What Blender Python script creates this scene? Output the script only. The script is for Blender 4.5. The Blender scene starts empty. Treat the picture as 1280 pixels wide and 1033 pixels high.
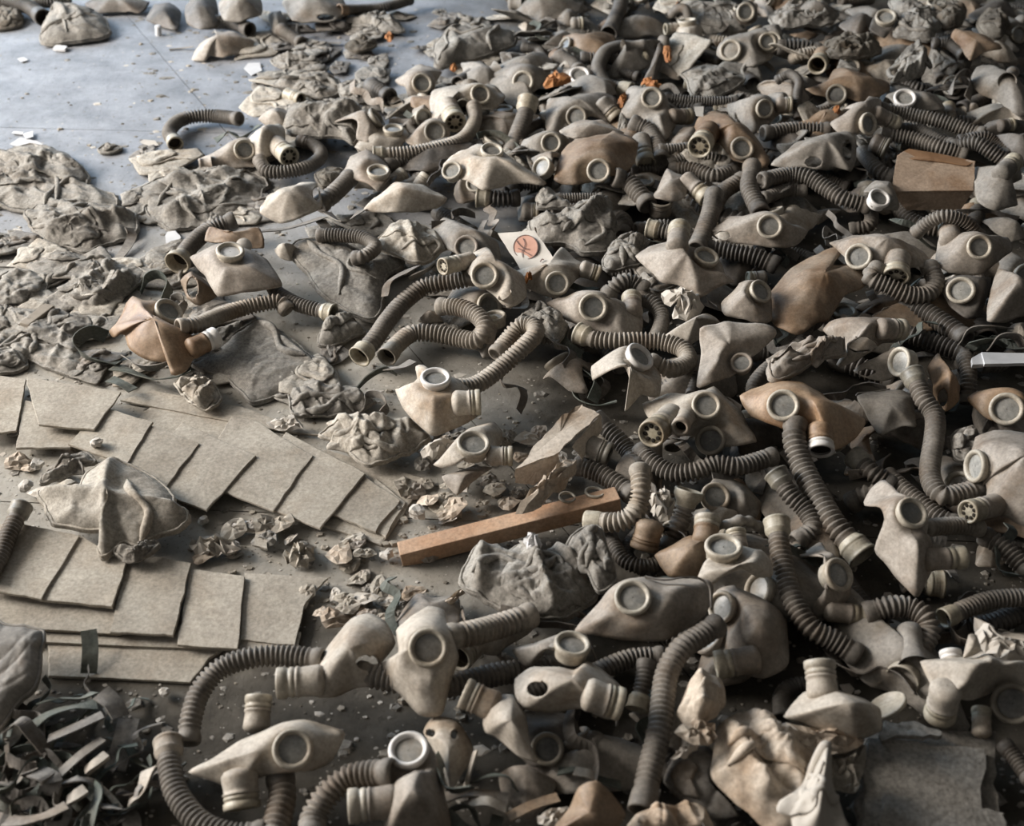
import bpy, math, random
import numpy as np
from mathutils import Vector, noise as mnoise

# ------------------------------------------------------------------ camera
FW, FH, FPX = 1280.0, 1033.0, 1463.0
PITCH = math.radians(37.8)
CAM = np.array([0.0, 0.0, 1.45])
sc = bpy.context.scene
COL = sc.collection
cam_d = bpy.data.cameras.new('camera'); cam = bpy.data.objects.new('camera', cam_d); COL.objects.link(cam)
cam_d.sensor_fit = 'HORIZONTAL'; cam_d.sensor_width = 70.0; cam_d.lens = FPX / FW * 70.0
cam.location = CAM; cam.rotation_euler = (math.pi / 2 - PITCH, 0, 0)
cam_d.clip_start = 0.05; cam_d.clip_end = 60
cam_d.dof.use_dof = True; cam_d.dof.focus_distance = 2.35; cam_d.dof.aperture_fstop = 7.5
sc.camera = cam
# ------------------------------------------------------------------ light
vs = sc.view_settings
vs.view_transform = 'Standard'; vs.look = 'None'; vs.gamma = 1.0; vs.use_curve_mapping = False
vs.exposure = 0.0
sc.cycles.use_denoising = True
world = bpy.data.worlds.new('overcast'); sc.world = world; world.use_nodes = True
world.node_tree.nodes['Background'].inputs[0].default_value = (0.62, 0.76, 1.0, 1)
world.node_tree.nodes['Background'].inputs[1].default_value = 0.6
def window_light(name, loc, rot, sx, sy, power, colr):
    l = bpy.data.lights.new(name, 'AREA'); l.shape = 'RECTANGLE'; l.size = sx; l.size_y = sy
    l.energy = power; l.color = colr
    o = bpy.data.objects.new(name, l); COL.objects.link(o); o.location = loc; o.rotation_euler = rot
WIN_L = [(-1.6, 0.4), (1.6, 4.0), (5.0, 7.2)]       # windows in wall_left (y ranges)
WIN_B = [(-4.4, -2.6), (-2.2, -0.4)]                # windows in wall_back (x ranges)
WZ0, WZ1 = 1.2, 3.6
XL, XR, YB, YF, ZC = -5.0, 5.2, 8.0, -3.4, 4.0
for (y0, y1), pw, cl in zip(WIN_L, (30, 790, 360), ((1.0, 0.94, 0.88), (1.0, 0.94, 0.875), (0.60, 0.79, 1.0))):
    window_light('daylight_side', (XL + 0.02, (y0 + y1) / 2, (WZ0 + WZ1) / 2), (0, -math.pi / 2, 0), WZ1 - WZ0, y1 - y0, pw, cl)
for x0, x1 in WIN_B:
    window_light('daylight_far', ((x0 + x1) / 2, YB - 0.02, (WZ0 + WZ1) / 2), (-math.pi / 2, 0, 0), x1 - x0, WZ1 - WZ0, 45, (0.52, 0.74, 1.0))

# ------------------------------------------------------------------ pixel geometry
FWD = np.array([0, math.cos(PITCH), -math.sin(PITCH)]); UPV = np.array([0, math.sin(PITCH), math.cos(PITCH)]); RGT = np.array([1.0, 0, 0])
UP = np.array([0, 0, 1.0])
OX, OY, SCL = 0.0, 0.0, 1.0
TY = (0, 260, 520, 773)
def tile(r=None, c=None):
    "tracing frame: a crop of the photograph enlarged 3.972 times, or the photograph itself"
    global OX, OY, SCL
    if r is None: OX, OY, SCL = 0.0, 0.0, 1.0
    else: OX, OY, SCL = 320.0 * c, float(TY[r]), 1 / 3.972
def px(x, y): return OX + x * SCL, OY + y * SCL
def raydir(x, y): return RGT * ((x - FW / 2) / FPX) - UPV * ((y - FH / 2) / FPX) + FWD
def P(x, y, z):
    d = raydir(x, y); return CAM + d * ((z - CAM[2]) / d[2])
def Pplane(x, y, p0, n):
    d = raydir(x, y); return CAM + d * (np.dot(p0 - CAM, n) / np.dot(d, n))
def proj(v):
    d = v - CAM; z = d @ FWD
    return np.stack([FW / 2 + FPX * (d @ RGT) / z, FH / 2 - FPX * (d @ UPV) / z, z], -1)
def nrm(v): return v / (np.linalg.norm(v) + 1e-12)
def facing(x, y, nx, ny):
    d = nrm(raydir(x, y)); r = nrm(np.cross(d, UPV)); u = np.cross(r, d)
    return nrm(r * nx + u * ny - d * math.sqrt(max(0.0, 1 - nx * nx - ny * ny)))
def basis(n):
    a = np.array([1.0, 0, 0]) if abs(n[0]) < 0.8 else np.array([0, 1.0, 0])
    u = nrm(np.cross(n, a)); return u, np.cross(n, u)
R = random.Random(7)
def nz(p, s, k=0.0): return mnoise.noise(Vector((p[0] * s + k, p[1] * s - k, p[2] * s + 2.3 * k)))

def catmull(pts, n, closed, sharp=0.0):
    pts = [np.asarray(p, float) for p in pts]; m = len(pts)
    if not closed: ext = [2 * pts[0] - pts[1]] + pts + [2 * pts[-1] - pts[-2]]
    fine = []
    segs = m if closed else m - 1
    for i in range(segs):
        if closed: a, b, c, d = pts[i - 1], pts[i], pts[(i + 1) % m], pts[(i + 2) % m]
        else: a, b, c, d = ext[i], ext[i + 1], ext[i + 2], ext[i + 3]
        for k in range(12):
            t = k / 12
            cr = 0.5 * (2 * b + (c - a) * t + (2 * a - 5 * b + 4 * c - d) * t * t + (3 * b - a - 3 * c + d) * t ** 3)
            fine.append(cr * (1 - sharp) + (b + (c - b) * t) * sharp)
    fine.append(pts[0] if closed else pts[-1])
    fine = np.array(fine); L = np.concatenate([[0], np.cumsum(np.linalg.norm(np.diff(fine, axis=0), axis=1))])
    s = np.linspace(0, L[-1], n + 1)[:n] if closed else np.linspace(0, L[-1], n)
    return np.stack([np.interp(s, L, fine[:, k]) for k in range(fine.shape[1])], -1), L[-1]

# ------------------------------------------------------------------ materials
MATS = {}
def mat(name, c1, c2, rough=0.75, scale=18.0, bump=0.15, bscale=120.0, spec=0.3, metal=0.0, dust=None, dusta=0.0, dscale=7.0, weave=False, detail=6.0, stain=0.75):
    c1, c2 = [tuple(v * k for v, k in zip(c, (1.0, .985, .985))) for c in (c1, c2)]
    if dust: dust = tuple(v * k for v, k in zip(dust, (1.0, .985, .985)))
    m = bpy.data.materials.new(name); m.use_nodes = True; nt = m.node_tree; N = nt.nodes; L = nt.links
    b = N['Principled BSDF']; b.inputs['Roughness'].default_value = rough; b.inputs['Metallic'].default_value = metal
    b.inputs['Specular IOR Level'].default_value = spec
    g = N.new('ShaderNodeNewGeometry'); oi = N.new('ShaderNodeObjectInfo')
    t1 = N.new('ShaderNodeTexNoise'); t1.inputs['Scale'].default_value = scale; t1.inputs['Detail'].default_value = detail; t1.inputs['Roughness'].default_value = 0.65
    L.new(g.outputs['Position'], t1.inputs['Vector'])
    cr = N.new('ShaderNodeValToRGB'); cr.color_ramp.elements[0].position = 0.36; cr.color_ramp.elements[1].position = 0.64
    cr.color_ramp.elements[0].color = (*c1, 1); cr.color_ramp.elements[1].color = (*c2, 1)
    L.new(t1.outputs['Fac'], cr.inputs['Fac']); out = cr.outputs['Color']
    if dust:
        t2 = N.new('ShaderNodeTexNoise'); t2.inputs['Scale'].default_value = dscale; t2.inputs['Detail'].default_value = 8; t2.inputs['Roughness'].default_value = 0.7
        L.new(g.outputs['Position'], t2.inputs['Vector'])
        mr = N.new('ShaderNodeMapRange'); mr.inputs[1].default_value = 0.42; mr.inputs[2].default_value = 0.66; mr.inputs[3].default_value = 0; mr.inputs[4].default_value = dusta
        L.new(t2.outputs['Fac'], mr.inputs[0])
        mx = N.new('ShaderNodeMix'); mx.data_type = 'RGBA'; L.new(mr.outputs[0], mx.inputs[0]); L.new(out, mx.inputs[6]); mx.inputs[7].default_value = (*dust, 1); out = mx.outputs[2]
    if dust:
        t4 = N.new('ShaderNodeTexNoise'); t4.inputs['Scale'].default_value = 150; t4.inputs['Detail'].default_value = 5; t4.inputs['Roughness'].default_value = 0.75; L.new(g.outputs['Position'], t4.inputs['Vector'])
        mr4 = N.new('ShaderNodeMapRange'); mr4.inputs[1].default_value = 0.35; mr4.inputs[2].default_value = 0.65; mr4.inputs[3].default_value = 0.62 if weave else 0.74; mr4.inputs[4].default_value = 1.24 if weave else 1.16; L.new(t4.outputs['Fac'], mr4.inputs[0])
        vm = N.new('ShaderNodeVectorMath'); vm.operation = 'SCALE'; L.new(out, vm.inputs[0]); L.new(mr4.outputs[0], vm.inputs['Scale']); out = vm.outputs[0]
        t5 = N.new('ShaderNodeTexNoise'); t5.inputs['Scale'].default_value = 9; t5.inputs['Detail'].default_value = 6; t5.inputs['Roughness'].default_value = 0.6; L.new(oi.outputs['Random'], t5.inputs['W']) if False else None
        vo = N.new('ShaderNodeVectorMath'); vo.operation = 'ADD'; L.new(g.outputs['Position'], vo.inputs[0]); L.new(oi.outputs['Random'], vo.inputs[1]); L.new(vo.outputs[0], t5.inputs['Vector'])
        mr5 = N.new('ShaderNodeMapRange'); mr5.inputs[1].default_value = 0.52; mr5.inputs[2].default_value = 0.72; mr5.inputs[3].default_value = 0; mr5.inputs[4].default_value = stain; L.new(t5.outputs['Fac'], mr5.inputs[0])
        mx5 = N.new('ShaderNodeMix'); mx5.data_type = 'RGBA'; mx5.blend_type = 'MULTIPLY'; L.new(mr5.outputs[0], mx5.inputs[0]); L.new(out, mx5.inputs[6]); mx5.inputs[7].default_value = (0.62, 0.47, 0.33, 1); out = mx5.outputs[2]
    hv = N.new('ShaderNodeHueSaturation'); mr2 = N.new('ShaderNodeMapRange'); mr2.inputs[3].default_value = 0.86; mr2.inputs[4].default_value = 1.1
    L.new(oi.outputs['Random'], mr2.inputs[0]); L.new(mr2.outputs[0], hv.inputs['Value']); L.new(out, hv.inputs['Color'])
    L.new(hv.outputs['Color'], b.inputs['Base Color'])
    bp = N.new('ShaderNodeBump'); bp.inputs['Strength'].default_value = bump; bp.inputs['Distance'].default_value = 0.004
    if weave:
        tc = N.new('ShaderNodeTexWave'); tc.inputs['Scale'].default_value = 160; tc.inputs['Distortion'].default_value = 2.0; tc.bands_direction = 'DIAGONAL'
        L.new(g.outputs['Position'], tc.inputs['Vector'])
        t3 = N.new('ShaderNodeTexNoise'); t3.inputs['Scale'].default_value = bscale; t3.inputs['Detail'].default_value = 8; L.new(g.outputs['Position'], t3.inputs['Vector'])
        ad = N.new('ShaderNodeMath'); ad.operation = 'MULTIPLY_ADD'; L.new(tc.outputs['Fac'], ad.inputs[0]); ad.inputs[1].default_value = 0.22; L.new(t3.outputs['Fac'], ad.inputs[2])
        L.new(ad.outputs[0], bp.inputs['Height'])
    else:
        t3 = N.new('ShaderNodeTexNoise'); t3.inputs['Scale'].default_value = bscale; t3.inputs['Detail'].default_value = 8; t3.inputs['Roughness'].default_value = 0.7
        L.new(g.outputs['Position'], t3.inputs['Vector']); L.new(t3.outputs['Fac'], bp.inputs['Height'])
    L.new(bp.outputs['Normal'], b.inputs['Normal'])
    MATS[name] = m; return m
DUST = (0.36, 0.33, 0.285)
mat('beige', (0.225, 0.192, 0.155), (0.335, 0.297, 0.25), 0.68, 14, 0.16, 90, 0.35, dust=DUST, dusta=0.55)
mat('pale', (0.32, 0.283, 0.232), (0.44, 0.40, 0.34), 0.65, 14, 0.14, 90, 0.35, dust=(0.47, 0.43, 0.36), dusta=0.5)
mat('grey', (0.17, 0.155, 0.13), (0.25, 0.23, 0.20), 0.68, 14, 0.16, 90, 0.35, dust=DUST, dusta=0.45)
mat('dim', (0.075, 0.067, 0.057), (0.135, 0.12, 0.103), 0.65, 14, 0.16, 90, 0.35, dust=(0.24, 0.22, 0.19), dusta=0.4)  # dark rubber; on shadowed far masks it also paints in the shade
mat('brown', (0.16, 0.105, 0.062), (0.25, 0.175, 0.11), 0.6, 12, 0.15, 90, 0.4, dust=(0.32, 0.27, 0.21), dusta=0.6)
mat('orange', (0.21, 0.13, 0.072), (0.33, 0.23, 0.145), 0.55, 12, 0.15, 90, 0.45, dust=(0.38, 0.30, 0.21), dusta=0.55)
mat('hose', (0.095, 0.085, 0.072), (0.175, 0.157, 0.133), 0.68, 16, 0.15, 120, 0.35, dust=(0.31, 0.285, 0.245), dusta=0.5)
mat('hosepale', (0.21, 0.185, 0.15), (0.31, 0.275, 0.23), 0.68, 16, 0.15, 120, 0.35, dust=(0.42, 0.38, 0.31), dusta=0.5)
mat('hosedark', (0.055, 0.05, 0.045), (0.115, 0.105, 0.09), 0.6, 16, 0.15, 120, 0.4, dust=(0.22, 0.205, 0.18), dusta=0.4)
mat('collar', (0.30, 0.265, 0.19), (0.44, 0.40, 0.31), 0.5, 20, 0.12, 140, 0.5, dust=(0.42, 0.39, 0.32), dusta=0.6)
mat('collardark', (0.12, 0.115, 0.095), (0.24, 0.22, 0.17), 0.5, 20, 0.12, 140, 0.5, dust=DUST, dusta=0.5)
mat('rim', (0.34, 0.305, 0.24), (0.46, 0.42, 0.345), 0.5, 20, 0.08, 140, 0.5, dust=(0.47, 0.44, 0.37), dusta=0.5)
mat('rimwhite', (0.58, 0.56, 0.52), (0.72, 0.70, 0.66), 0.45, 20, 0.08, 140, 0.5)
mat('rimdark', (0.16, 0.14, 0.105), (0.25, 0.225, 0.18), 0.5, 20, 0.08, 140, 0.5)
mat('lens', (0.20, 0.205, 0.195), (0.29, 0.29, 0.27), 0.35, 30, 0.05, 160, 0.5, dust=(0.34, 0.325, 0.285), dusta=0.5, dscale=30)
mat('lenspale', (0.55, 0.55, 0.54), (0.68, 0.68, 0.66), 0.35, 30, 0.05, 160, 0.5)
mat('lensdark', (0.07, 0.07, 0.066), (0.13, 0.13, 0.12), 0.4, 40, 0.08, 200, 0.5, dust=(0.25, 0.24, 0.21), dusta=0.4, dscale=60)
mat('bore_shade', (0.02, 0.018, 0.015), (0.045, 0.038, 0.03), 0.9, 20, 0.1, 120, 0.1)  # near-black plug colour, painted shade inside tube mouths and vents
mat('canvas', (0.205, 0.192, 0.168), (0.295, 0.278, 0.245), 0.95, 16, 0.6, 95, 0.05, dust=(0.355, 0.34, 0.305), dusta=0.6, weave=True, stain=0.25)
mat('canvaspale', (0.32, 0.292, 0.245), (0.42, 0.388, 0.33), 0.92, 12, 0.4, 60, 0.1, dust=(0.48, 0.455, 0.40), dusta=0.5, weave=True, stain=0.3)
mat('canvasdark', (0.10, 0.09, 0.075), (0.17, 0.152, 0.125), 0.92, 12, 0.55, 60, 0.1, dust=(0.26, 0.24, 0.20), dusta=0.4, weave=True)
mat('strap', (0.12, 0.114, 0.104), (0.21, 0.198, 0.178), 0.85, 20, 0.3, 140, 0.2, dust=DUST, dusta=0.5)
mat('strapgreen', (0.05, 0.062, 0.054), (0.11, 0.125, 0.108), 0.85, 20, 0.3, 140, 0.2, dust=(0.26, 0.255, 0.225), dusta=0.45)
mat('cardboard', (0.30, 0.27, 0.222), (0.375, 0.343, 0.29), 0.95, 9, 0.3, 70, 0.05, dust=(0.46, 0.43, 0.365), dusta=0.7, dscale=11, stain=0.3)
mat('carton', (0.40, 0.335, 0.265), (0.50, 0.43, 0.35), 0.9, 10, 0.2, 60, 0.1, dust=(0.52, 0.46, 0.37), dusta=0.5)
mat('cartonpale', (0.42, 0.365, 0.30), (0.52, 0.465, 0.39), 0.9, 10, 0.2, 60, 0.1, dust=(0.56, 0.51, 0.44), dusta=0.5)
mat('cartonwarm', (0.36, 0.265, 0.19), (0.47, 0.36, 0.265), 0.9, 10, 0.2, 60, 0.1, dust=(0.50, 0.41, 0.32), dusta=0.4)
mat('cartonbrown', (0.22, 0.125, 0.065), (0.31, 0.19, 0.11), 0.9, 10, 0.2, 60, 0.1)
mat('paper', (0.40, 0.37, 0.32), (0.50, 0.465, 0.41), 0.9, 9, 0.2, 60, 0.1)
mat('paperwhite', (0.46, 0.46, 0.46), (0.56, 0.56, 0.55), 0.85, 9, 0.15, 60, 0.1)
mat('print_pink', (0.36, 0.20, 0.145), (0.43, 0.255, 0.19), 0.85, 30, 0.05, 60, 0.1)
mat('print_dark', (0.12, 0.08, 0.07), (0.18, 0.12, 0.10), 0.85, 30, 0.05, 60, 0.1)
mat('wood', (0.33, 0.195, 0.115), (0.42, 0.265, 0.165), 0.75, 8, 0.2, 90, 0.2, dust=(0.46, 0.37, 0.28), dusta=0.5)
mat('woodgrey', (0.24, 0.21, 0.17), (0.32, 0.285, 0.235), 0.9, 14, 0.3, 90, 0.1)
mat('leaf', (0.24, 0.095, 0.035), (0.36, 0.17, 0.065), 0.7, 40, 0.3, 90, 0.2)
mat('plaster', (0.40, 0.375, 0.33), (0.53, 0.505, 0.46), 0.95, 60, 0.3, 200, 0.05)
mat('whiteplastic', (0.5, 0.5, 0.49), (0.62, 0.62, 0.61), 0.5, 12, 0.05, 90, 0.4)
mat('concrete_wall', (0.10, 0.10, 0.095), (0.15, 0.147, 0.14), 0.95, 2, 0.2, 40, 0.1)

# floor material: dusty pale linoleum on one side, dirtier and darker towards the heap (dirt plus the heap's shade painted in one colour, with a ragged outline)
def floor_mat():
    m = bpy.data.materials.new('dusty_floor'); m.use_nodes = True; nt = m.node_tree; N = nt.nodes; L = nt.links; b = N['Principled BSDF']
    b.inputs['Specular IOR Level'].default_value = 0.5
    g = N.new('ShaderNodeNewGeometry')
    def noi(s, d=8, r=0.65):
        t = N.new('ShaderNodeTexNoise'); t.inputs['Scale'].default_value = s; t.inputs['Detail'].default_value = d; t.inputs['Roughness'].default_value = r
        L.new(g.outputs['Position'], t.inputs['Vector']); return t
    def ramp(src, p0, p1, c0, c1):
        c = N.new('ShaderNodeValToRGB'); c.color_ramp.elements[0].position = p0; c.color_ramp.elements[1].position = p1
        c.color_ramp.elements[0].color = (*c0, 1); c.color_ramp.elements[1].color = (*c1, 1); L.new(src, c.inputs['Fac']); return c.outputs['Color']
    pale = ramp(noi(7, 10, 0.72).outputs['Fac'], 0.36, 0.62, (0.165, 0.17, 0.18), (0.285, 0.29, 0.305))
    dirt = ramp(noi(9).outputs['Fac'], 0.35, 0.65, (0.045, 0.04, 0.033), (0.105, 0.094, 0.078))  # dirt tone, darkened further to hold the shade of the gaps
    grey = ramp(noi(13).outputs['Fac'], 0.35, 0.68, (0.29, 0.268, 0.23), (0.40, 0.375, 0.33))
    sep = N.new('ShaderNodeSeparateXYZ'); L.new(g.outputs['Position'], sep.inputs[0])
    n0 = noi(1.6, 5)
    def mapr(src, a, b_):
        r = N.new('ShaderNodeMapRange'); r.inputs[1].default_value = a; r.inputs[2].default_value = b_; r.interpolation_type = 'SMOOTHSTEP'; L.new(src, r.inputs[0]); return r.outputs[0]
    def mth(op, a, b_):
        q = N.new('ShaderNodeMath'); q.operation = op
        for i, v in enumerate((a, b_)):
            if isinstance(v, float): q.inputs[i].default_value = v
            else: L.new(v, q.inputs[i])
        return q.outputs[0]
    wob = mth('MULTIPLY', mth('SUBTRACT', n0.outputs['Fac'], 0.5), 1.0)
    far = mapr(mth('ADD', sep.outputs['Y'], wob), 2.2, 2.9)
    heap = mth('MAXIMUM', mapr(mth('ADD', sep.outputs['X'], wob), -0.3, 0.2), mapr(mth('MULTIPLY', mth('ADD', sep.outputs['Y'], wob), -1.0), -1.35, -1.15))  # heap floor and dim near strip: dirt and painted shade together
    mx = N.new('ShaderNodeMix'); mx.data_type = 'RGBA'; L.new(far, mx.inputs[0]); L.new(grey, mx.inputs[6]); L.new(pale, mx.inputs[7])
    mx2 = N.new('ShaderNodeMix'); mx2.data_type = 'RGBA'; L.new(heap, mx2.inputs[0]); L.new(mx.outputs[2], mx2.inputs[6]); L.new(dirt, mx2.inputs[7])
    sp = ramp(noi(90, 4).outputs['Fac'], 0.30, 0.42, (0.55, 0.53, 0.5), (1, 1, 1))
    mu = N.new('ShaderNodeMix'); mu.data_type = 'RGBA'; mu.blend_type = 'MULTIPLY'; mu.inputs[0].default_value = 0.8; L.new(mx2.outputs[2], mu.inputs[6]); L.new(sp, mu.inputs[7])
    L.new(mu.outputs[2], b.inputs['Base Color'])
    rr = N.new('ShaderNodeMapRange'); rr.inputs[3].default_value = 0.42; rr.inputs[4].default_value = 0.75; L.new(noi(6).outputs['Fac'], rr.inputs[0])
    rm_ = N.new('ShaderNodeMix'); L.new(far, rm_.inputs[0]); rm_.inputs[2].default_value = 0.92; L.new(rr.outputs[0], rm_.inputs[3]); L.new(rm_.outputs[0], b.inputs['Roughness'])
    L.new(mth('ADD', mth('MULTIPLY', far, 0.4), 0.08), b.inputs['Specular IOR Level'])
    bp = N.new('ShaderNodeBump'); bp.inputs['Strength'].default_value = 0.6; bp.inputs['Distance'].default_value = 0.006; L.new(noi(45, 10, 0.75).outputs['Fac'], bp.inputs['Height']); L.new(bp.outputs['Normal'], b.inputs['Normal'])
    MATS['floor'] = m
floor_mat()

# ------------------------------------------------------------------ mesh helpers
def obj(name, verts, faces, m, parent=None, smooth=True, props=None):
    me = bpy.data.meshes.new(name); me.from_pydata([tuple(v) for v in verts], [], faces); me.materials.append(MATS[m])
    if smooth: me.polygons.foreach_set('use_smooth', [True] * len(me.polygons))
    o = bpy.data.objects.new(name, me); COL.objects.link(o)
    if parent is not None: o.parent = parent; o.matrix_parent_inverse = parent.matrix_basis.inverted()
    for k, v in (props or {}).items(): o[k] = v
    return o
def root(name, label, cat, loc, group=None):
    o = bpy.data.objects.new(name, None); COL.objects.link(o); o.location = loc; o.empty_display_size = 0.05
    o['label'] = label; o['category'] = cat
    if group: o['group'] = group
    return o
def tagm(o, label, cat, group=None):
    o['label'] = label; o['category'] = cat
    if group: o['group'] = group
    return o
def lathe(prof, c, n, seg=24, cap0=False, cap1=False):
    "prof: (along, radius) pairs; revolved about axis n through c"
    u, w = basis(n); V = []; F = []
    for a, r in prof:
        for j in range(seg):
            t = 2 * math.pi * j / seg; V.append(c + n * a + (u * math.cos(t) + w * math.sin(t)) * r)
    for i in range(len(prof) - 1):
        for j in range(seg):
            k = (j + 1) % seg; F.append((i * seg + j, i * seg + k, (i + 1) * seg + k, (i + 1) * seg + j))
    if cap0: F.append(tuple(range(seg))[::-1])
    if cap1: F.append(tuple((len(prof) - 1) * seg + j for j in range(seg)))
    return V, F

def fan(B, C, NR, bump, bdir, power, tent=0.0):
    NS = len(B); V = [C + bdir * bump]
    for i in range(1, NR + 1):
        t = i / NR; h = bump * ((1 - tent) * (1 - t ** power) + tent * (1 - t * t) ** 1.9)
        V.extend(C + (B - C) * t + bdir * h)
    V = np.array(V); F = []
    for j in range(NS): F.append((0, 1 + j, 1 + (j + 1) % NS))
    for i in range(1, NR):
        a, b = 1 + (i - 1) * NS, 1 + i * NS
        for j in range(NS):
            k = (j + 1) % NS; F.append((a + j, b + j, b + k, a + k))
    return V, F
def vnormals(V, F):
    N = np.zeros_like(V)
    for f in F:
        n = np.cross(V[f[1]] - V[f[0]], V[f[2]] - V[f[0]])
        for i in f: N[i] += n
    N /= (np.linalg.norm(N, axis=1)[:, None] + 1e-12); return N
def solid(V, F, th, NS, NR, closed_edge=True):
    N = vnormals(V, F)
    if N[:, 2].mean() < 0: F = [f[::-1] for f in F]; N = -N
    n = len(V); V2 = np.vstack([V, V - N * th]); F2 = list(F) + [tuple(i + n for i in f[::-1]) for f in F]
    cnt = {}
    for f in F:
        for a, b in zip(f, f[1:] + f[:1]): cnt[(a, b)] = 1
    for (a, b) in list(cnt):
        if (b, a) not in cnt: F2.append((b, a, a + n, b + n))
    return V2, F2
def outline3d(pts, z, sl, n, sharp):
    q = [px(p[0], p[1]) for p in pts]; hs = [p[2] / 100 if len(p) > 2 else 0.0 for p in pts]
    cx = sum(a for a, _ in q) / len(q); cy = sum(b for _, b in q) / len(q)
    p0 = P(cx, cy, z); nn = nrm(np.array([-sl[0], -sl[1], 1.0]))
    B3 = [Pplane(a, b, p0 + UP * h, nn) for (a, b), h in zip(q, hs)]
    for k, p in enumerate(B3):
        if p[2] < 0.004: B3[k] = P(q[k][0], q[k][1], 0.004)
    B, _ = catmull(B3, n, True, sharp); return B
def hit(V, pr, x, y, k=7):
    d = (pr[:, 0] - x) ** 2 + (pr[:, 1] - y) ** 2; idx = np.argsort(d)[:k]; w = 1 / (d[idx] + 1.0)
    z = (pr[idx, 2] * w).sum() / w.sum(); return CAM + raydir(x, y) * z, z

# ------------------------------------------------------------------ hose
def sweep(path, radii, seg=16):
    T = np.gradient(path, axis=0); T /= np.linalg.norm(T, axis=1)[:, None] + 1e-12
    u, _ = basis(T[0]); V = []
    for p, t, r in zip(path, T, radii):
        u = nrm(u - t * np.dot(u, t)); w = np.cross(t, u)
        for j in range(seg):
            a = 2 * math.pi * j / seg; V.append(p + (u * math.cos(a) + w * math.sin(a)) * r)
    F = []
    for i in range(len(path) - 1):
        for j in range(seg):
            k = (j + 1) % seg; F.append((i * seg + j, i * seg + k, (i + 1) * seg + k, (i + 1) * seg + j))
    return V, F
def collar(c, n, r, parent, style='metal', m='collar', length=None):
    L = length or r * 1.25
    if style == 'metal':
        pr = [(-L * .35, r * .95), (-L * .2, r * 1.02), (0, r * 1.18), (L * .12, r * 1.2), (L * .18, r * 1.13), (L * .26, r * 1.2), (L * .36, r * 1.13), (L * .46, r * 1.2), (L * .56, r * 1.13), (L * .66, r * 1.2), (L * .76, r * 1.15), (L * .84, r * 1.26), (L, r * 1.26), (L, r * 1.08), (L * .5, r * 1.0), (L * .1, r * .92)]
    elif style == 'wide':
        pr = [(-L * .3, r * .97), (0, r * 1.0), (L * .3, r * 1.25), (L * .5, r * 1.4), (L * .9, r * 1.42), (L, r * 1.42), (L, r * 1.25), (L * .6, r * 1.15), (L * .1, r * .9)]
    else:
        pr = [(-L * .3, r * .95), (0, r * 1.06), (L * .85, r * 1.1), (L, r * 1.1), (L, r * .92), (L * .4, r * .88), (L * .05, r * .86)]
    V, F = lathe(pr, c, n, 22); o = obj('collar', V, F, m, parent)
    V, F = lathe([(L * .12, r * .95), (L * .1, 0.0005)], c, n, 22); obj('bore_shade', V, F, 'bore_shade', o)
    return o
def hose_parts(pts, r, parent, m='hose', ends=('cuff', 'cuff'), cm=('collar', 'collar'), pitch=None, seg=16):
    ctl = []; rr = 0
    for p in pts:
        a, b = px(p[0], p[1]); ctl.append(P(a, b, p[2] / 100))
    pr = proj(np.array(ctl)); rad = r * SCL * pr[:, 2].mean() / FPX
    path, L = catmull(ctl, max(8, int(0 + 40)), False)
    pit = pitch or rad * 0.47
    per = max(4, int(round(L / pit))); n = per * 4 + 1
    path, L = catmull(ctl, n, False)
    path[:, 2] = np.maximum(path[:, 2], rad * 0.9)
    prof = (1.0, 0.985, 0.74, 0.75)
    cuff = [0, 0]
    for e in (0, 1):
        if ends[e] is not None and ends[e] != 'plain': cuff[e] = 1
    radii = np.array([rad * prof[i % 4] for i in range(n)])
    nc = min(7, n // 8)
    if cuff[0]: radii[:nc] = rad * 0.93
    if cuff[1]: radii[-nc:] = rad * 0.93
    path = path + np.array([[nz(p, 9, 1.7), nz(p, 9, 5.1), 0] for p in path]) * rad * 0.12
    V, F = sweep(path, radii, seg)
    h = obj('hose', V, F, m, parent)
    # end walls
    for e, idx in ((0, 0), (1, n - 1)):
        t = nrm(path[0] - path[3]) if e == 0 else nrm(path[-1] - path[-4])
        if ends[e] in ('metal', 'wide', 'plain', 'rubber'):
            collar(path[idx], t, rad, h, ends[e] if ends[e] != 'plain' else 'rubber', cm[e], )
        elif ends[e] == 'cuff':
            V, F = lathe([(-rad * .6, rad * .9), (-rad * .2, rad * 1.05), (rad * .25, rad * 1.05), (rad * .45, rad * .95), (rad * .45, rad * .75), (0, rad * .7), (0, 0.0005)], path[idx], t, 18)
            obj('end_cuff', V, F, m, h)
    return h
def hose(label, pts, r, m='hose', ends=('cuff', 'cuff'), cm=('collar', 'collar'), group=None, pitch=None):
    a, b = px(pts[0][0], pts[0][1]); g = P(a, b, 0)
    e = root('breathing_hose', label, 'hose', tuple(g), group)
    hose_parts(pts, r, e, m, ends, cm, pitch); return e

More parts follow.
